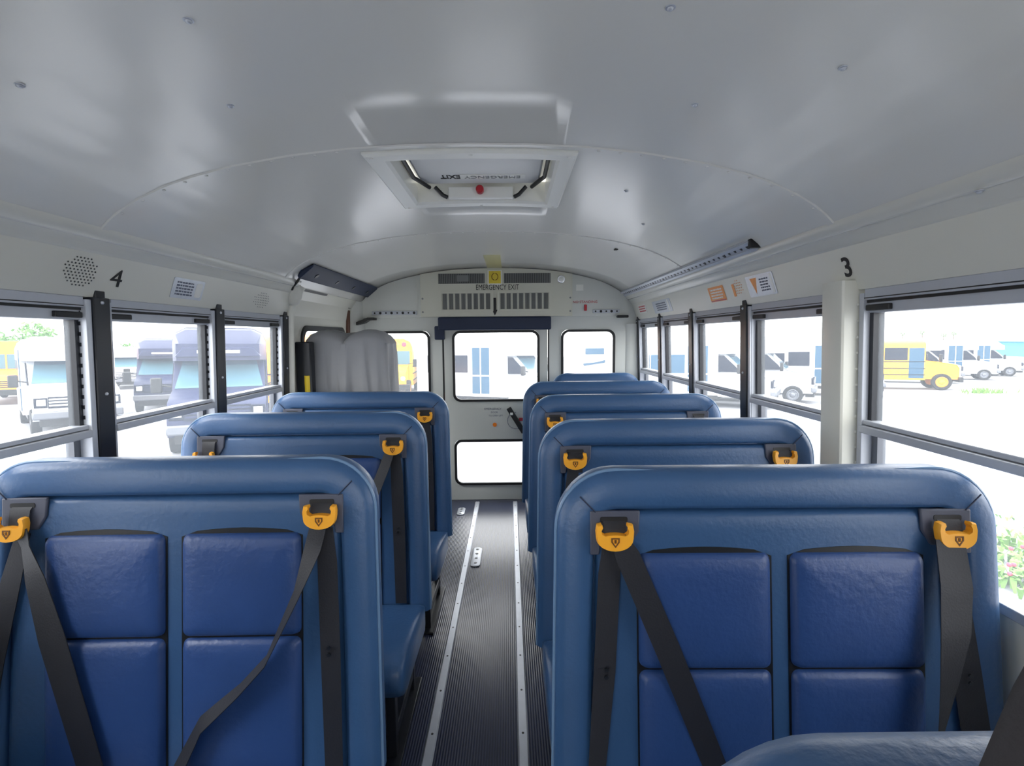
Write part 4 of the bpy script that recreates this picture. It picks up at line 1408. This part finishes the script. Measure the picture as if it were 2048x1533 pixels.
def school_bus(label, loc, heading, L=9.0, paint='vyel', nwin=9, small=False, name='school_bus', lamps=True):
    t = thing(name, label, 'vehicle', loc, heading, slope=GSLOPE)
    w, top = (1.1, 2.75) if small else (1.2, 3.0)
    x0, x1 = -L / 2, L / 2 - (1.5 if small else 1.7)
    sec = [(-w, 0.55), (-w, top - 0.45), (-w + 0.12, top - 0.16), (-w + 0.45, top), (w - 0.45, top), (w - 0.12, top - 0.16), (w, top - 0.45), (w, 0.55)]
    m = MB()
    m.loops([[(x, y, z) for y, z in sec] for x in (x0, x1)])
    m.build('body', paint, t, ang=30)
    m = MB()
    sec2 = [(-w + 0.1, top - 0.2), (-w + 0.45, top + 0.01), (w - 0.45, top + 0.01), (w - 0.1, top - 0.2)]
    m.loops([[(x, y, z) for y, z in sec2] for x in (x0 + 0.02, x1 - 0.02)])
    m.build('roof', 'vwhite', t, ang=30)
    side_panes(t, 'window', x0 + 0.4, x1 - (0.9 if nwin > 3 else 0.7), 1.62, 2.32, w, nwin, 0.16, 'vdark')
    for s in (-1, 1):
        b = MB()
        for z in (0.8, 1.15, 1.52):
            b.box(x0, x1, s * w - 0.02, s * w + 0.02, z, z + 0.055)
        b.build('rub_rail', 'black', t)
        wheel(t, x0 + 1.9, s * (w - 0.13), 0.45, 'vyel2')
        wheel(t, L / 2 - 0.75, s * (w - 0.16), 0.45, 'vyel2')
        mirror(t, L / 2 - 0.9, s * (w + 0.18), 1.75, 0.4)
    MB().box(x1 - 0.72, x1 - 0.06, -w - 0.02, -w + 0.02, 0.65, 2.3).build('door', 'vglass', t)
    hw = w - 0.16
    m = MB()
    prof = [(x1, 0.6), (x1, 1.62), (x1 + 0.5, 1.56), (L / 2 - 0.12, 1.38), (L / 2, 1.2), (L / 2, 0.6)]
    m.loops([[(px, s * hw * f, pz) for px, pz in prof] for s, f in ((-1, 0.9), (-1, 1), (1, 1), (1, 0.9))])
    m.build('hood', paint, t, bevel=0.04)
    ws = MB().box(x1 - 0.01, x1 + 0.03, -w + 0.14, w - 0.14, 1.66, 2.36).build('windscreen', 'vlight', t)
    MB().box(x1 - 0.01, x1 + 0.05, -0.03, 0.03, 1.66, 2.36).build('windscreen_post', paint, ws)
    b = MB()
    for k in range(4):
        b.box(L / 2 - 0.02, L / 2 + 0.015, -0.5, 0.5, 0.8 + k * 0.09, 0.85 + k * 0.09)
    b.build('grille', 'black', t)
    for s in (-1, 1):
        MB().disc((L / 2 - 0.01, s * (hw - 0.2), 1.0), (1, 0, 0), 0.11, 0.04).build('headlight', 'lamp', t)
        if lamps:
            MB().disc((x1 - 0.02, s * (w - 0.42), top - 0.3), (1, 0, 0), 0.12, 0.10).build('warning_lamp', 'redlamp', t)
            MB().disc((x1 - 0.02, s * (w - 0.75), top - 0.24), (1, 0, 0), 0.11, 0.08).build('warning_lamp', 'amber', t)
    MB().box(L / 2 - 0.05, L / 2 + 0.14, -w, w, 0.45, 0.72).build('bumper', 'black', t, bevel=0.03)
    return t


def hd(x, y):
    return math.atan2(y, x)


def behind(px, py, h, d):
    """centre of a vehicle whose front bumper is at (px, py)"""
    return (px - cos(h) * d, py - sin(h) * d, gz(py - sin(h) * d))


h = hd(0.72, -0.70)
shuttle('white van with black grille seen head on through the first left window', behind(-12.4, 14.3, h, 3.1), h, L=6.2, name='shuttle_van')
h = hd(0.55, -0.83)
school_bus('yellow school bus at the far left edge of the view', behind(-23.6, 23.0, h, 4.0), h, L=8.0, nwin=7, paint='vyel2')
h = hd(0.45, -0.89)
shuttle('navy van with a high roof seen through the second left window', behind(-6.6, 11.2, h, 2.6), h, L=5.2, paint='vnavy', cap='vnavy', top=2.95, name='passenger_van', nwin=2, w=1.05, door=False)
h = hd(0.5, -0.87)
shuttle('second navy van parked behind the nearer one, left of it', behind(-13.6, 19.6, h, 2.6), h, L=5.2, paint='vnavy', cap='vnavy', top=2.95, name='passenger_van', nwin=2, w=1.05, door=False)
h = hd(1, -0.12)
school_bus('yellow school bus side on behind the navy van, seen through the last left window', (-7.6, 18.6, gz(18.6)), h, L=6.2, nwin=8, paint='vyel2', small=False)
h = hd(0.5, -0.87)
shuttle('distant white van between the white and the navy vans', behind(-25.5, 33.0, h, 3.0), h, L=6.0, name='shuttle_van')
h = hd(0.12, -1)
school_bus('yellow bus with a red lamp seen through the rear left window', behind(-6.1, 24.4, h, 4.0), h, L=8.0, nwin=7)
h = hd(0.9, -0.44)
shuttle('white shuttle bus with glass door seen through the emergency door window', behind(2.1, 19.4, h, 3.1), h, L=6.2, nwin=2, door_at=0.75, vmirror=True)
h = hd(0.12, -1)
shuttle('white bus with a dark mirror next to the yellow one, rear left window', behind(-3.5, 26.6, h, 3.2), h, L=6.4, nwin=3)


def motorhome():
    h = hd(0.06, 1)
    t = thing('motorhome', 'white motorhome with a pale blue window seen through the rear right window', 'vehicle', (4.55, 28.8, gz(28.8)), h, slope=GSLOPE)
    m = MB()
    sec = [(-1.2, 0.45), (-1.2, 2.9), (-1.05, 3.1), (1.05, 3.1), (1.2, 2.9), (1.2, 0.45)]
    m.loops([[(x, y, z) for y, z in sec] for x in (-2.6, 2.6)])
    m.build('body', 'vwhite', t, bevel=0.05)
    MB().box(-2.63, -2.58, -0.55, 0.42, 2.1, 2.42).build('window', 'vglass', t, bevel=0.01)
    MB().prism([(-2.59, 0.55, 1.62), (-2.59, -0.2, 1.70), (-2.59, -0.6, 1.80), (-2.59, -0.6, 1.66), (-2.59, 0.5, 1.50)], (-0.03, 0, 0)).build('stripe', 'vglass', t)
    for s in (-1, 1):
        MB().box(-2.63, -2.58, s * 0.95 - 0.08, s * 0.95 + 0.08, 0.9, 1.15).build('tail_lamp', 'redlamp', t)
        for x in (-1.6, 1.6):
            wheel(t, x, s * 1.05, 0.36, 'hub')
    MB().box(-2.72, -2.5, -1.1, 1.1, 0.4, 0.58).build('bumper', 'hub', t, bevel=0.03)


motorhome()
h = hd(0.84, -0.54)
shuttle('white shuttle bus with tinted window band and glass door, first of the right hand row', behind(10.3, 19.2, h, 3.2), h, L=6.4, nwin=4, band=True, wz=(1.35, 2.1), door_at=0.35)
for (fx, fy, nm, L_, nw) in ((12.9, 21.0, 'white cutaway bus partly hidden by the cream pillar, second of the right hand row', 6.8, 3), (17.7, 23.6, 'white bus nose just right of the cream pillar', 6.6, 3), (29.0, 32.0, 'white bus right behind the small yellow bus', 6.8, 3), (34.4, 35.2, 'white bus two places beyond the small yellow bus', 6.8, 3), (40.5, 39.5, 'white bus at the far right end of the row', 6.8, 3)):
    shuttle(nm, behind(fx, fy, h, L_ / 2), h, L=L_, nwin=nw)
h = hd(0.9, -0.44)
school_bus('small yellow bus in the right hand row, seen through the large right window', behind(24.3, 27.2, h, 3.1), h, L=6.2, nwin=3, small=True)

# distant buildings
t = thing('building', 'blue building at the far right edge beyond the lot', 'building', (70, 67, gz(67) + 1.2))
MB().box(-5, 14, -4, 4, 0, 1.9).build('walls', 'bluewall', t)
MB().box(-5.5, 14.5, -4.5, 4.5, 1.9, 2.3).build('roof', 'teal', t, bevel=0.05)
t = thing('building', 'long low white building with a pale teal roof far behind the row', 'building', (66, 80, gz(80) + 1.6))
MB().box(-7, 7, -4, 4, 0, 1.2).build('walls', 'vwhite', t)
MB().loops([[(-7.5, y, z) for y, z in ((-4.6, 1.2), (4.6, 1.2), (3, 2.1), (-3, 2.1))], [(7.5, y, z) for y, z in ((-4.6, 1.2), (4.6, 1.2), (3, 2.1), (-3, 2.1))]]).build('roof', 'teal', t)


def tree(label, loc, h, r, seed, trunk=0.12, group=None, name='tree'):
    t = thing(name, label, 'tree', loc, 0, group)
    rr = random.Random(seed)
    MB().tube([(0, 0, 0), (0.05, 0.02, h * 0.4), (0, 0, h - r)], [trunk * 1.3, trunk, trunk * 0.7], 8).build('trunk', 'bark', t)
    mb = MB()
    for k in range(420):
        d = Vector((rr.gauss(0, 1), rr.gauss(0, 1), rr.gauss(0, 0.8))).normalized() * r * rr.uniform(0.45, 1.0) ** 0.6
        c = Vector((0, 0, h - r * 0.8)) + d
        a = Vector((rr.gauss(0, 1), rr.gauss(0, 1), rr.gauss(0, 1))).normalized() * r * 0.14
        b = Vector((rr.gauss(0, 1), rr.gauss(0, 1), rr.gauss(0, 1))).normalized() * r * 0.10
        n = a.cross(b).normalized() * r * 0.02
        mb.add([c - a, c + b, c + a, c - b, c + n], [(0, 1, 4), (1, 2, 4), (2, 3, 4), (3, 0, 4)])
    mb.build('crown', 'leaf', t, smooth=False)
    return t


tree('green tree top above the white van through the first left window', (-33, 35, gz(35)), 4.4, 1.2, 1)
tree('green tree top at the far left edge of the view', (-38, 37, gz(37)), 4.0, 1.1, 2)
tree('small pale tree beyond the lot, left of the navy van', (-32, 42, gz(42)), 3.2, 0.9, 3)
for k, (x, y) in enumerate(((40, 54), (44, 56), (47, 57), (49, 56.5), (51.5, 58), (38, 58))):
    tree('tiny distant palm on the horizon above the right hand row', (x, y, gz(y)), 4.0 + 0.15 * (k % 3), 0.28, 20 + k, 0.05, 'distant palms on the horizon', 'palm')

# weeds by the kerb at the right
rr = random.Random(5)
mb, fl = MB(), MB()
for (cx, cy, n, rad, hh) in ((5.75, 5.45, 110, 0.34, 0.2), (5.35, 5.0, 60, 0.3, 0.16), (4.85, 4.55, 120, 0.32, 0.22), (6.6, 6.2, 20, 0.3, 0.1)):
    for k in range(n):
        x, y = cx + rr.gauss(0, rad * 0.6), cy + rr.gauss(0, rad * 0.6)
        a = rr.uniform(0, 2 * pi)
        l = rr.uniform(0.4, 1) * hh
        d = Vector((cos(a), sin(a), 0))
        s = Vector((-d.y, d.x, 0)) * rr.uniform(0.012, 0.03)
        p = Vector((x, y, gz(y)))
        q = p + d * l * 0.4 + Vector((0, 0, l * 0.7))
        e = p + d * l * 0.9 + Vector((0, 0, l * 0.8))
        mb.add([p - s * 0.4, p + s * 0.4, q + s, q - s, e], [(0, 1, 2, 3), (3, 2, 4)])
        if rr.random() < 0.035:
            fl.ball(tuple(e + Vector((0, 0, 0.02))), 0.022, 6, 5)
w = mb.build('weeds', 'weed', smooth=False)
tag(w, 'green weeds growing by the kerb outside the right window', 'weeds', kind='stuff')
fl.build('flowers', 'flower', w, world=True)
mb = MB()
for k in range(120):
    x, y = 23.9 + rr.gauss(0, 0.5), 24.9 + rr.gauss(0, 0.3)
    p = Vector((x, y, gz(y)))
    a = rr.uniform(0, 2 * pi)
    d = Vector((cos(a), sin(a), 0)) * 0.12
    mb.add([p - d * 0.3, p + d * 0.3, p + d + Vector((0, 0, 0.3))], [(0, 1, 2)])
tag(mb.build('weeds', 'weed', smooth=False), 'green weed tuft on the asphalt by the small yellow bus', 'weeds', kind='stuff')
bpy.context.view_layer.update()
